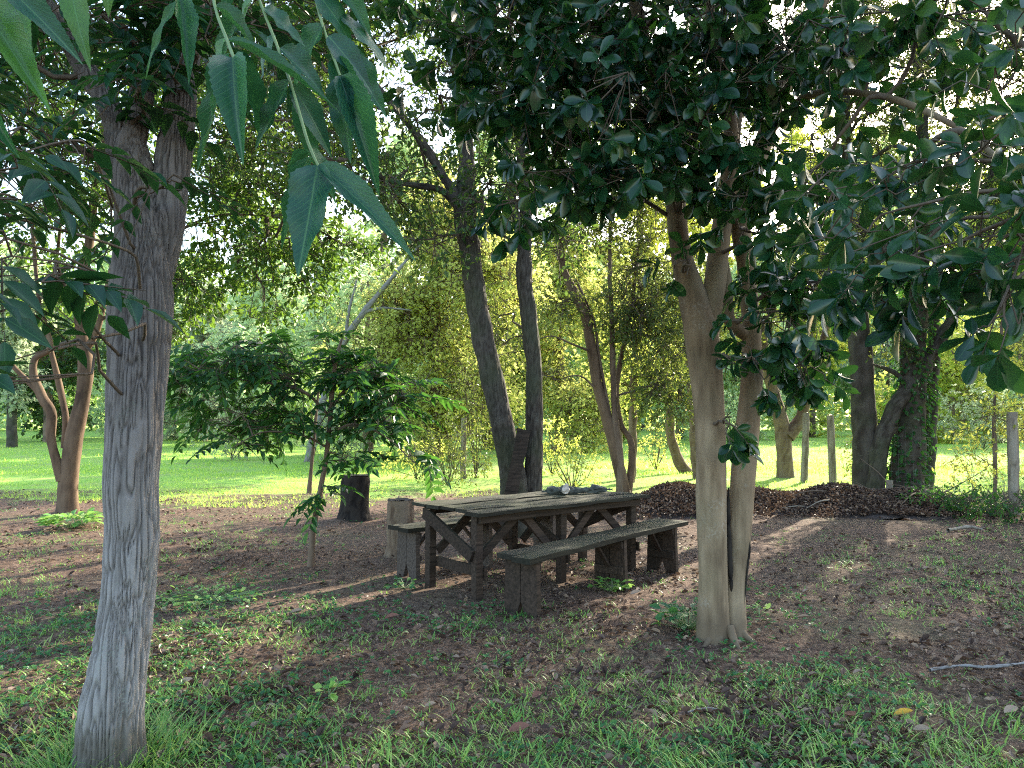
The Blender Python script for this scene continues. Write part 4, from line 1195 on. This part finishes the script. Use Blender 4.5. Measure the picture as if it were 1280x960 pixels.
# ------------------------------------------------------------------ bushes
def bush(px, py, Y, rx, rz, leaf, label, n=90, L=.07, T=T_MED, stems=9, name='bush', thr=.3):
    b0 = W(px, py, Y)
    b0[2] = 0
    o = thing(name, b0, label, 'bush')
    l_, w_ = MB(), MB()
    ends = b0 + np.column_stack([rng.normal(size=stems) * rx * .5, rng.normal(size=stems) * rx * .4, rz * (.7 + .6 * rng.random(stems))])
    st = np.repeat(b0[None], stems, 0) + rng.normal(size=(stems, 3)) * .002
    md = (st + ends) / 2 + rng.normal(size=(stems, 3)) * .05
    add_sticks(w_, st, md, .012, .009)
    add_sticks(w_, md, ends, .009, .004)
    crown(l_, w_, [((b0[0], b0[1], rz * .55), (rx, rx * .8, rz * .6), n)], [ends], L=L, T=T, per=9, tl=.25, freq=1.6, thr=thr, branch_r=.008 * max(1, rx), twig_r=.003 * max(1, rx), back=1.2 * rx + .4)
    l_.build('foliage', leaf, o)
    w_.build('stems', M['twig'], o)
    return o


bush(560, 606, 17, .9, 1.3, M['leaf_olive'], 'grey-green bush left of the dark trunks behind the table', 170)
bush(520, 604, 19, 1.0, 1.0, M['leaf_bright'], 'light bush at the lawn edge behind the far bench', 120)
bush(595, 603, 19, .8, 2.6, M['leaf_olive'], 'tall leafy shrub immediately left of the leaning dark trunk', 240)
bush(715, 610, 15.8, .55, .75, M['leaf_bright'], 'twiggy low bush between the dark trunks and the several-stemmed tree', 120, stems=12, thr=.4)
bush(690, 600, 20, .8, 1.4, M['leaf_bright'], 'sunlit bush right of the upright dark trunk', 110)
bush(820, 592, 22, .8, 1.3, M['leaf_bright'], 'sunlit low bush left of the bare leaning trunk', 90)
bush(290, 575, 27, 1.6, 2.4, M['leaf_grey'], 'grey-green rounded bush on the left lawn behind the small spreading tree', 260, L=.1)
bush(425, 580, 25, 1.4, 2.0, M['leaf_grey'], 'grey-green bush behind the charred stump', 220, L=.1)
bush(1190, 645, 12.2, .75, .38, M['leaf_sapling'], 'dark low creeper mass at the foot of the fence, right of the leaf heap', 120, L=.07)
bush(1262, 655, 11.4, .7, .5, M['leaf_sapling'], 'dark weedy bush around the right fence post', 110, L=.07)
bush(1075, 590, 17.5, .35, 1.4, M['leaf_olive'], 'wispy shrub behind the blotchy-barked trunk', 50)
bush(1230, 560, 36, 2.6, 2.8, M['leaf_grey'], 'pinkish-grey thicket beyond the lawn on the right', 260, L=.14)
bush(900, 556, 42, 2.4, 2.6, M['leaf_haze_tint'], 'pale thicket beyond the lawn behind the smooth twin stems', 200, L=.16)

# ------------------------------------------------------------------ fence
fo = thing('wire_fence', (7.1, 18, 0), 'wire fence with round wooden posts along the right side of the clearing', 'fence')
posts = [(1005, 605, 18.0, 516), (1041, 606, 17.6, 519), (1268, 645, 12.2, 515)]
tops = []
for px, pb, Y, pt in posts:
    b0, b1 = W(px, pb, Y), W(px + 3 * (1 if px < 1020 else -1), pt, Y)
    b0[2] = -.05
    mb = MB()
    tube(mb, np.array([[*b0, .085], [*(b0 * .5 + b1 * .5), .08], [*b1, .075]]), 18, .06, bark_rough(.008, 1.5, 14))
    mb.build('post', M['post'], fo, smooth=True)
    tops.append(b1)
for X, Y in ((2.6, 18.6), (-1.2, 19.0), (9.9, 8.6), (13, 4)):
    mb = MB()
    tube(mb, np.array([[X, Y, -.05, .075], [X, Y, .8, .07], [X + .02, Y, 1.5, .065]]), 14, .08, bark_rough(.008, 1.5, 14))
    mb.build('post', M['post'], fo, smooth=True)
    tops.append(np.array([X, Y, 1.5]))
mb = MB()
order = [4, 3, 0, 1, 2, 5, 6]
for a, b in zip(order[:-1], order[1:]):
    A_, B_ = tops[a], tops[b]
    for z in np.linspace(.12, 1.35, 8):
        p_, q_ = A_ * 1, B_ * 1
        p_[2] = q_[2] = z
        m1 = (p_ + q_) / 2 - np.array([0, 0, .03])
        add_sticks(mb, [p_, m1], [m1, q_], .002, .002)
    m_ = max(2, int(np.linalg.norm((A_ - B_)[:2]) / .22))
    tt = (np.arange(1, m_) / m_)[:, None]
    lo = A_ + (B_ - A_) * tt
    hi = lo.copy()
    lo[:, 2] = .1
    hi[:, 2] = 1.33
    add_sticks(mb, lo, hi, .0012, .0012)
mb.build('wire_netting', M['wire'], fo)

# ------------------------------------------------------------------ leaf heap
def heap_h(x, y):
    c0, c1 = W(830, 640, 12.8), W(1130, 636, 12.9)
    t = np.clip((x - c0[0]) / (c1[0] - c0[0]), -.35, 1.25)
    cy = 13.1 + .2 * np.sin(t * 5)
    w = 1.2 + .15 * np.sin(t * 9 + 1)
    end = np.exp(-np.maximum(0, np.abs(t - .5) - .5) ** 2 * 90)
    hgt = .27 + .06 * np.sin(t * 7.5 + 1.4) + .05 * np.sin(t * 19)
    return np.maximum(0, hgt * end * np.exp(-((y - cy) / w) ** 2 * 1.6) - .02)


x0, x1 = 1.6, 7.6
hx, hy = np.meshgrid(np.linspace(x0, x1, 130), np.linspace(11.4, 15, 70))
hz = heap_h(hx, hy)
hz = hz + (hz > .02) * (fbm(np.stack([hx * 5, hy * 5, hx * 0], -1), 3) - .5) * .12
hz = np.where(heap_h(hx, hy) < .015, -.08, hz + gz(hx, hy))
ho = thing('leaf_heap', (4.5, 13, 0), 'long low heap of dark dead leaves and soil in front of the fence', 'leaf heap')
mb = MB()
ii = np.arange(hx.size).reshape(hx.shape)
mb.add(np.stack([hx, hy, hz], -1).reshape(-1, 3), np.stack([ii[:-1, :-1], ii[:-1, 1:], ii[1:, 1:], ii[1:, :-1]], -1).reshape(-1, 4))
mb.build('soil', M['heap'], ho, smooth=True)
n = 40000
X = rng.uniform(x0, x1, n)
Yv = rng.uniform(11.6, 14.6, n)
hh = heap_h(X, Yv)
kp = (hh > .02) | (rng.random(n) < .25)
X, Yv, hh = X[kp], Yv[kp], hh[kp]
lm = MB()
q = np.column_stack([X, Yv, hh + gz(X, Yv) + .02 + rng.random(len(X)) * .04])
D = nrm(rng.normal(size=(len(X), 3)) * np.array([1, 1, .4]))
add_leaves(lm, q, D, nrm(UP + rng.normal(size=(len(X), 3)) * .6), .028 + .045 * rng.random(len(X)), .016 + .024 * rng.random(len(X)), T_DRY, rng.random(len(X)) ** 2.2)
o = lm.build('dead_leaves', M['litter'], ho)
o['kind'] = 'stuff'
for k in range(14):
    a = np.array([rng.uniform(2.2, 7.0), rng.uniform(12.2, 13.4), 0])
    d = nrm(np.array([rng.normal(), rng.normal() * .5, rng.normal() * .12]))
    b = a + d * rng.uniform(.35, .9)
    a[2] += float(heap_h(a[0], a[1])) + .05
    b[2] += float(heap_h(b[0], b[1])) + .06
    mbk = MB()
    md = (a + b) / 2 + rng.normal(size=3) * .03 + [0, 0, .03]
    tube(mbk, np.array([[*a, .013], [*md, .011], [*b, .005]]), 7, .08, None)
    mbk.build('stick', M['bark_brown'] if k % 3 else M['post'], ho, smooth=True)

# stakes, board and brushwood at the right end of the heap
for i, (px, py, Y, h, lab) in enumerate(((1138, 640, 13.0, .36, 'taller short stake at the right end of the leaf heap'), (1157, 640, 13.1, .30, 'squat stake just right of the taller stake by the leaf heap'), (1111, 632, 13.6, .42, 'short stake left of the two others at the ivy-clad tree'))):
    b0 = W(px, py, Y)
    mb = MB()
    board(mb, (b0[0], b0[1], -.05), (b0[0] + .02, b0[1], h), .10, .06, up=(0, 1, 0), jit=.006)
    tag(mb.build('stake', M['post']), lab, 'stake')
mb = MB()
board(mb, W(1062, 613, 14.2), W(1165, 616, 13.8), .12, .04, up=(0, -.2, 1), jit=.006)
tag(mb.build('board', M['wood_grey']), 'grey board lying along the top of the leaf heap below the ivy-clad tree', 'board')
bo_ = MB()
for k in range(34):
    a = W(rng.uniform(1120, 1240), 640, 12.4 + rng.random() * .8)
    a[2] = .03 + rng.random() * .15
    d = nrm(np.array([rng.normal(), rng.normal() * .5, rng.random() * .45]))
    Ln = .3 + .7 * rng.random()
    mid = a + d * Ln * .5 + rng.normal(size=3) * .05
    tube(bo_, np.array([[*a, .012], [*mid, .009], [*(a + d * Ln), .004]]), 6, .1, None)
tag(bo_.build('brushwood', M['bark_brown'], smooth=True), 'tangle of dry cut branches right of the leaf heap', 'brushwood')

# ------------------------------------------------------------------ picnic table and benches
ang = math.radians(41.6)
u = np.array([math.cos(ang), math.sin(ang), 0])
v = np.array([-math.sin(ang), math.cos(ang), 0])
Bc = np.array([-.25, 6.40, 0])
Lt, Wt, Ht = 2.22, 1.02, .755


def put(mbx, name, mat, root, yaw, org):
    """link a mesh built in world space as a child, keeping its local axes along the boards"""
    return mbx.build(name, mat, root)


def root_at(name, org, yaw, label, cat, group=None):
    o = thing(name, org, label, cat, group)
    o.rotation_euler = (0, 0, yaw)
    return o


def tp(a, b, z):
    return Bc + u * a + v * b + np.array([0, 0, z])


table = root_at('picnic_table', tp(Lt / 2, Wt / 2, 0), ang, 'old dark wooden table with mossy plank top in the clearing', 'table')
mb = MB()
npl = 5
wpl = Wt / npl
for i in range(npl):
    e0, e1 = rng.normal() * .02, rng.normal() * .02
    board(mb, tp(e0, wpl * (i + .5), Ht - .02 + rng.normal() * .002), tp(Lt + e1, wpl * (i + .5), Ht - .02 + rng.normal() * .003), wpl - .012, .030, jit=.008)
mb.build('tabletop', M['wood_top'], table)
for b in (.10, Wt - .10):
    mb = MB()
    board(mb, tp(.06, b, Ht - .085), tp(Lt - .06, b, Ht - .085), .03, .06, jit=.003)
    mb.build('apron', M['wood_dark'], table)
for a in (.09, 1.10, Lt - .10):
    for b in (.17, Wt - .17):
        mb = MB()
        board(mb, tp(a, b, -.06), tp(a, b, Ht - .037), .075, .075, up=u, jit=.004)
        mb.build('leg', M['wood_dark'], table)
    mb = MB()
    board(mb, tp(a + .055, .12, .215), tp(a + .055, Wt - .12, .225), .03, .09, jit=.003)
    mb.build('stretcher', M['wood_dark'], table)
    mb = MB()
    if a < 2:
        board(mb, tp(a - .056, Wt - .15, Ht - .08), tp(a - .056, .17, .36), .03, .11, jit=.003)
    else:
        board(mb, tp(a - .056, Wt - .15, .36), tp(a - .056, .14, Ht - .08), .03, .11, jit=.003)
    mb.build('brace', M['wood_dark'], table)
for b in (.21, Wt - .21):
    for a0, a1 in ((.14, .62), (1.02, .62), (1.2, 1.62), (2.06, 1.62)):
        mb = MB()
        board(mb, tp(a0, b, .32 if a0 in (.14, 2.06) else .3), tp(a1, b, Ht - .06), .03, .075, jit=.003)
        mb.build('brace', M['wood_dark'], table)


def bench(org, yaw, L, wd, H, legs, label, topmat, legmat):
    uu = np.array([math.cos(yaw), math.sin(yaw), 0])
    vv = np.array([-math.sin(yaw), math.cos(yaw), 0])
    org = np.array([*org, 0.])
    P = lambda a, b, z: org + uu * a + vv * b + np.array([0, 0, z])
    o = root_at('bench', P(L / 2, wd / 2, 0), yaw, label, 'bench', 'benches at the old table')
    m_ = MB()
    for i in range(2):
        board(m_, P(rng.normal() * .015, wd * (.25 + .5 * i), H - .02), P(L + rng.normal() * .02, wd * (.25 + .5 * i), H - .02), wd / 2 - .004, .042, jit=.005)
    m_.build('seat', topmat, o)
    for k, a in enumerate(legs):
        m_ = MB()
        w_ = wd * .84
        t_ = .024
        # panel with an inverted-V notch at the foot, made of two boards
        b0, b1, bm = wd * .08, wd * .92, wd * .5
        for (s0, s1) in ((b0, bm - .003), (bm + .003, b1)):
            notch = .11
            inner0 = abs(s0 - bm) < .01
            prof = [(s0, H - .045), (s1, H - .045)]
            if inner0:
                prof += [(s1 + .015, -.05), (s0 + .06, -.05), (s0, notch)]
            else:
                prof += [(s1, notch), (s1 - .06, -.05), (s0 - .015, -.05)]
            n_ = len(prof)
            V = [P(a - t_, y, z) for y, z in prof] + [P(a + t_, y, z) for y, z in prof]
            A = np.full((2 * n_, 3), .5)
            A[:, 2] = rng.random()
            base = m_.n
            m_.v.append(np.array(V))
            m_.a.append(A)
            m_.n += 2 * n_
            m_.f.append(np.array([list(range(n_))]) + base)
            m_.f.append(np.array([list(range(2 * n_ - 1, n_ - 1, -1))]) + base)
            m_.f.append(np.array([(i, i + n_, (i + 1) % n_ + n_, (i + 1) % n_) for i in range(n_)]) + base)
        m_.build('leg', legmat, o)
        m_ = MB()
        s_ = 1 if k == 0 else -1
        board(m_, P(a + s_ * (t_ + .016), wd * .10, .16), P(a + s_ * (t_ + .016), wd * .9, .16), .028, .07, jit=.003)
        m_.build('cleat', legmat, o)
        m_ = MB()
        board(m_, P(a + s_ * (t_ + .016), wd * .10, H - .085), P(a + s_ * (t_ + .016), wd * .9, H - .085), .028, .06, jit=.003)
        m_.build('cleat', legmat, o)
        m_ = MB()
        board(m_, P(a + s_ * .05, wd * .5, .19), P(a + s_ * .27, wd * .5, H - .045), .04, .022, jit=.002)
        m_.build('strut', legmat, o)
    return o


bench((.16, 5.85), math.radians(51.5), 2.62, .36, .475, (.10, 1.42, 2.42), 'longer dark mossy plank bench on the near side of the table', M['wood_top'], M['wood_dark'])
bench((-.98, 7.36), math.radians(42.5), 2.15, .36, .475, (.12, 1.05, 2.0), 'plank bench with greenish seat on the far side of the table', M['wood_top'], M['wood_grey'])

# lump of bark on the table
base = tp(1.72, .56, Ht)
o = root_at('bark_slab', base, ang - .5, 'dark curled slab of bark with a pale broken end lying on the table', 'bark')
mb = MB()
a0 = base + np.array([-.34, -.02, .03])
tube(mb, np.array([[*(base + np.array([-.36, -.06, .025])), .010], [*(base + np.array([-.2, -.04, .035])), .034], [*(base + np.array([0, .0, .035])), .045], [*(base + np.array([.2, .05, .03])), .038], [*(base + np.array([.38, .05, .03])), .02]]), 20, .03, bark_rough(.05, 9, 9))
mb.build('slab', M['moss_rag'], o)
mb = MB()
q0 = base + np.array([-.13, -.12, .02])
tube(mb, np.array([[*q0, .02], [*(q0 + np.array([.015, -.01, .04])), .026], [*(q0 + np.array([.03, 0, .085])), .008]]), 10, .02, bark_rough(.03, 12, 20))
mb.build('broken_end', M['pale_wood'], o)

# ------------------------------------------------------------------ ground cover
def scatter(n, ymin, ymax, pw=1.3, half=.80):
    t = rng.random(n)
    a, b = ymin ** (1 - pw), ymax ** (1 - pw)
    Y = (a + (b - a) * t) ** (1 / (1 - pw))
    X = rng.uniform(-half, half, n) * (Y + .8)
    return X, Y


def gmask(X, Y):
    """how grassy the clearing is at a point"""
    P = np.column_stack([X, Y, X * 0])
    k = fbm(P * .75 + 2.7, 3)
    k = k + .47 * (1 - sstep(3.2, 5.4, Y)) - .22 * sstep(5.4, 7.5, Y) * (np.abs(X - .2) < 2.6)
    k = k + .14 * (X < -1.3) * (Y < 7.5) + .12 * (X > 2.2) * (Y > 6) * (Y < 10) - .05 * (X > 0.9) * (Y > 4.2) * (Y < 6.5)
    k = k + .35 * sstep(11.5, 15.5, Y)
    k = k + .10 * (X > 1.3) * (Y > 4.6) * (Y < 11.5) + .05 * (X < -1) * (Y > 6.5) * (Y < 12)
    return k


def off_heap(X, Y):
    return heap_h(X, Y) < .03


# grass in tufts
X, Y = scatter(14500, 1.6, 15, 1.45)
k = gmask(X, Y)
kp = (rng.random(len(X)) < np.clip((k - .49) * 4.2, .13, .95)) & off_heap(X, Y)
X, Y, k = X[kp], Y[kp], k[kp]
per = 7
n = len(X) * per
XX = np.repeat(X, per) + rng.normal(size=n) * .035
YY = np.repeat(Y, per) + rng.normal(size=n) * .035
dirn = np.repeat(rng.random(len(X)) * 6.28, per) + rng.normal(size=n) * 1.6
lean = .35 + .6 * rng.random(n)
D = np.column_stack([np.cos(dirn) * lean, np.sin(dirn) * lean, np.ones(n)])
N = np.column_stack([np.cos(dirn), np.sin(dirn), np.full(n, -.3)])
Ln = np.repeat(.03 + .065 * rng.random(len(X)) * np.clip((k - .3) * 1.7, .35, 1.1), per) * (.6 + .8 * rng.random(n))
mb = MB()
tone = np.clip(np.repeat(rng.random(len(X)), per) * .6 + rng.random(n) * .4, 0, 1)
add_leaves(mb, np.column_stack([XX, YY, gz(XX, YY) - .004]), D, N, Ln, .0045 + .006 * rng.random(n), BLADE, tone)
# taller tuft round the foot of the nearest trunk
c0 = W(138, 945, 3.5)
n = 620
a = rng.random(n) * 6.28
r = .15 + np.abs(rng.normal(size=n)) * .13
XX, YY = c0[0] + np.cos(a) * r, c0[1] + np.sin(a) * r
dirn = a + rng.normal(size=n)
D = np.column_stack([np.cos(dirn) * .5, np.sin(dirn) * .5, np.ones(n)])
add_leaves(mb, np.column_stack([XX, YY, gz(XX, YY)]), D, np.column_stack([np.cos(dirn), np.sin(dirn), np.full(n, -.3)]), .09 + .13 * rng.random(n), .007, BLADE, rng.random(n))
tag(mb.build('grass', M['grass']), 'short tufted green grass growing over the shaded clearing', 'grass', kind='stuff')

# low creeping herb
X, Y = scatter(15000, 1.6, 14, 1.45)
k = fbm(np.column_stack([X, Y, X * 0]) * .95 + 9.2, 3) + .16 * (X < -1.0) * (Y < 8) + .08 * (Y < 5) - .14 * (Y > 6.5) * (np.abs(X) < 2)
kp = (rng.random(len(X)) < np.clip((k - .55) * 5, .012, .8)) & off_heap(X, Y)
X, Y = X[kp], Y[kp]
per = 4
n = len(X) * per
XX = np.repeat(X, per) + rng.normal(size=n) * .02
YY = np.repeat(Y, per) + rng.normal(size=n) * .02
dirn = rng.random(n) * 6.28
mb = MB()
D = np.column_stack([np.cos(dirn), np.sin(dirn), .25 + .4 * rng.random(n)])
add_leaves(mb, np.column_stack([XX, YY, gz(XX, YY) + .005 + .03 * rng.random(n)]), D, nrm(UP + rng.normal(size=(n, 3)) * .35), .022 + .022 * rng.random(n), .016 + .012 * rng.random(n), T_MED, np.clip(np.repeat(rng.random(len(X)), per) * .7 + rng.random(n) * .3, 0, 1))
tag(mb.build('ground_cover', M['herb']), 'low creeping leafy herb covering parts of the shaded ground', 'ground cover', kind='stuff')

# fallen leaves and bits
X, Y = scatter(120000, 1.6, 16, 1.4)
k = vnoise(np.column_stack([X * 1.4, Y * 1.4, X * 0]))
kp = (rng.random(len(X)) < .1 + 1.1 * k ** 1.5) & off_heap(X, Y)
X, Y = X[kp], Y[kp]
n = len(X)
mb = MB()
dirn = rng.random(n) * 6.28
D = np.column_stack([np.cos(dirn), np.sin(dirn), rng.normal(size=n) * .22])
big = rng.random(n) ** 4
add_leaves(mb, np.column_stack([X, Y, gz(X, Y) + .006 + .012 * rng.random(n)]), D, nrm(UP + rng.normal(size=(n, 3)) * .4), .013 + .06 * big, .009 + .032 * big, T_DRY, rng.random(n) ** 1.3)
tag(mb.build('leaf_litter', M['litter']), 'scattered brown dead leaves and crumbs over the bare soil', 'leaf litter', kind='stuff')
X, Y = scatter(26000, 1.6, 12, 1.5)
n = len(X)
dirn = rng.random(n) * 6.28
Ln = .02 + .09 * rng.random(n) ** 2
mb = MB()
D = np.column_stack([np.cos(dirn), np.sin(dirn), rng.normal(size=n) * .12])
add_leaves(mb, np.column_stack([X, Y, gz(X, Y) + .008]), D, nrm(UP + rng.normal(size=(n, 3)) * .4), Ln, .0025, BLADE, rng.random(n))
tag(mb.build('dry_straw', M['straw']), 'dry pale straw and twig fragments strewn on the soil', 'straw', kind='stuff')

# sunlit lawn
mb = MB()
for nn, y0, y1, sz, wd in ((60000, 12.5, 24, .075, .016), (60000, 20, 60, .11, .035)):
    X, Y = scatter(nn, y0, y1, 1.3, .85)
    k = gmask(X, Y)
    kp = (rng.random(nn) < np.clip((k - .62) * 4, 0, 1)) & off_heap(X, Y)
    X, Y = X[kp], Y[kp]
    n = len(X)
    dirn = rng.random(n) * 6.28
    lean = .2 + .7 * rng.random(n)
    D = np.column_stack([np.cos(dirn) * lean, np.sin(dirn) * lean, np.ones(n)])
    add_leaves(mb, np.column_stack([X, Y, gz(X, Y) - .01]), D, np.column_stack([np.cos(dirn), np.sin(dirn), np.full(n, -.3)]), sz * (.6 + .8 * rng.random(n)), wd * (.6 + .8 * rng.random(n)), BLADE2, np.clip(1.7 * fbm(np.column_stack([X, Y, X * 0]) * .35, 3) - .6 + rng.random(n) * .4, 0, 1))
tag(mb.build('lawn_grass', M['lawn']), 'bright sunlit mown grass of the lawn beyond the clearing', 'grass', kind='stuff')


# ------------------------------------------------------------------ single leaves, weeds, sticks
def lying_leaf(px, py, L, Wd, yaw, mat, label, curl=0):
    p = G(px, py)
    z = float(gz(p[0], p[1])) + .022
    m_ = MB()
    T_ = template([(.1, .2), (.25, .38), (.45, .5), (.65, .46), (.82, .3), (.93, .14)], fold=.35, droop=-.22 - curl, cols=5)
    add_leaves(m_, np.array([[p[0], p[1], z]]), np.array([[math.cos(yaw), math.sin(yaw), .02]]), np.array([[0, -.25, 1.]]), [L], [Wd], T_)
    o = m_.build('fallen_leaf', M[mat], smooth=True)
    me = o.data
    me.transform(Matrix.Translation(-Vector((p[0], p[1], z))))
    o.location = (p[0], p[1], z)
    return tag(o, label, 'leaf', 'large fallen leaves on the ground')


lying_leaf(1117, 898, .10, .045, 0, 'dry_yellow', 'bright yellow fallen leaf in the grass at the lower right')
lying_leaf(1052, 900, .10, .075, -1.3, 'dry_red', 'broad red-brown fallen leaf left of the yellow leaf')
lying_leaf(1140, 916, .08, .05, -.4, 'dry_tan', 'pale grey-tan fallen leaf just below the yellow leaf')
lying_leaf(634, 925, .11, .065, .2, 'dry_red', 'red-brown fallen leaf lowest in the middle foreground grass')
lying_leaf(665, 880, .07, .045, .7, 'dry_red', 'small rusty fallen leaf above the lowest red-brown leaf')
lying_leaf(480, 779, .11, .06, .1, 'dry_red', 'rusty fallen leaf on bare soil between small tree and near bench')
lying_leaf(360, 772, .11, .05, .2, 'dry_tan', 'tan fallen leaf below the small thin-stemmed tree')
lying_leaf(1255, 895, .09, .05, .3, 'dry_tan', 'tan fallen leaf at the right edge of the foreground')
lying_leaf(222, 860, .08, .05, .5, 'dry_tan', 'tan fallen leaf right of the nearest grey trunk')
lying_leaf(788, 747, .10, .06, .3, 'dry_tan', 'pale fallen leaf beside the weeds under the near bench')
lying_leaf(995, 777, .10, .035, -.5, 'dry_tan', 'narrow pale fallen leaf right of the smooth twin stems')


def weed(px, py, label, n=26, L=.05, spread=.10, h=.06, mat='herb', cat='weed', name='weed'):
    p = G(px, py)
    z0 = float(gz(p[0], p[1]))
    p[2] = z0
    o = thing(name, p, label, cat)
    l_, w_ = MB(), MB()
    a = rng.random(n) * 6.28
    r = spread * rng.random(n) ** .6
    q = p + np.column_stack([np.cos(a) * r, np.sin(a) * r, h * (.4 + .8 * rng.random(n))])
    D = np.column_stack([np.cos(a), np.sin(a), .15 + rng.normal(size=n) * .25])
    add_leaves(l_, q, D, nrm(UP + rng.normal(size=(n, 3)) * .35), L * (.7 + .6 * rng.random(n)), L * .7, T_MED)
    add_sticks(w_, np.repeat(p[None], n, 0), q, .0018, .0012)
    l_.build('leaves', M[mat], o, smooth=True)
    w_.build('stems', M['twig_green'], o)
    return o


weed(410, 872, 'broad bright green weed low in the left foreground', 16, .065, .08, .05, 'grass')
weed(860, 790, 'dark leafy weed at the foot of the smooth twin stems', 90, .075, .20, .13)
weed(765, 738, 'yellowish weed clump under the middle of the near bench', 46, .07, .17, .09, 'grass')
weed(265, 748, 'yellow-green sunlit weed patch right of the nearest trunk', 130, .05, .45, .06, 'grass')
weed(92, 660, 'tall green tuft at the foot of the crooked orange tree', 110, .13, .32, .16, 'grass')
weed(505, 735, 'small weed at the foot of the near table legs', 30, .05, .16, .06)
weed(950, 772, 'pale sprig of weed right of the twin stems', 14, .05, .10, .05, 'grass')


def stick(pts, r, label, mat='bark_pale'):
    q = []
    for px, py, z in pts:
        g = G(px, py)
        q.append([g[0], g[1], float(gz(g[0], g[1])) + z, r])
    q = np.array(q)
    q[-1, 3] = r * .6
    m_ = MB()
    tube(m_, q, 10, .03, bark_rough(.006, 10, 30))
    tag(m_.build('fallen_branch', M[mat], smooth=True), label, 'branch')


stick([(1162, 842, .02), (1200, 836, .022), (1235, 838, .02), (1285, 830, .03), (1330, 820, .03)], .012, 'pale grey fallen branch lying at the right edge of the foreground')
stick([(858, 898, .012), (885, 893, .014), (905, 895, .012)], .006, 'thin pale stick in the grass below the twin stems')
stick([(1185, 668, .03), (1210, 664, .05), (1228, 667, .04)], .02, 'short weathered log chunk lying right of the leaf heap', 'post')

# ------------------------------------------------------------------ light, sky, camera
SUN_EL, SUN_AZ = math.radians(25), math.radians(36)
w = bpy.data.worlds.new('World')
scene.world = w
w.use_nodes = True
nt = w.node_tree
bg = nt.nodes['Background']
sky = nt.nodes.new('ShaderNodeTexSky')
sky.sky_type = 'NISHITA'
sky.sun_disc = False
sky.sun_elevation = SUN_EL
sky.sun_rotation = SUN_AZ
sky.air_density = 1.2
sky.dust_density = 2.0
nt.links.new(sky.outputs[0], bg.inputs[0])
bg.inputs[1].default_value = .15
sd = np.array([math.sin(SUN_AZ) * math.cos(SUN_EL), math.cos(SUN_AZ) * math.cos(SUN_EL), math.sin(SUN_EL)])
ld = bpy.data.lights.new('sun', 'SUN')
ld.energy = 3.5
ld.angle = math.radians(.5)
ld.color = (1.0, .90, .72)
lo = bpy.data.objects.new('sun', ld)
lo.rotation_euler = Vector(sd).to_track_quat('Z', 'Y').to_euler()
lo.location = (20, 30, 20)
C.objects.link(lo)

cd = bpy.data.cameras.new('camera')
cd.sensor_width = 36
cd.lens = 27.0
cd.clip_start = .05
cd.clip_end = 2000
co = bpy.data.objects.new('camera', cd)
co.location = (0, 0, CAMZ)
co.rotation_euler = (math.pi / 2 + TH, 0, 0)
C.objects.link(co)
scene.camera = co
scene.view_settings.view_transform = 'Standard'
scene.view_settings.look = 'None'
scene.view_settings.exposure = 0
cy = scene.cycles
cy.film_exposure = 5.2
cy.max_bounces = 7
cy.diffuse_bounces = 4
cy.glossy_bounces = 2
cy.transmission_bounces = 5
cy.transparent_max_bounces = 4
cy.use_denoising = False
cy.filter_width = 1.1
cy.sample_clamp_indirect = 6
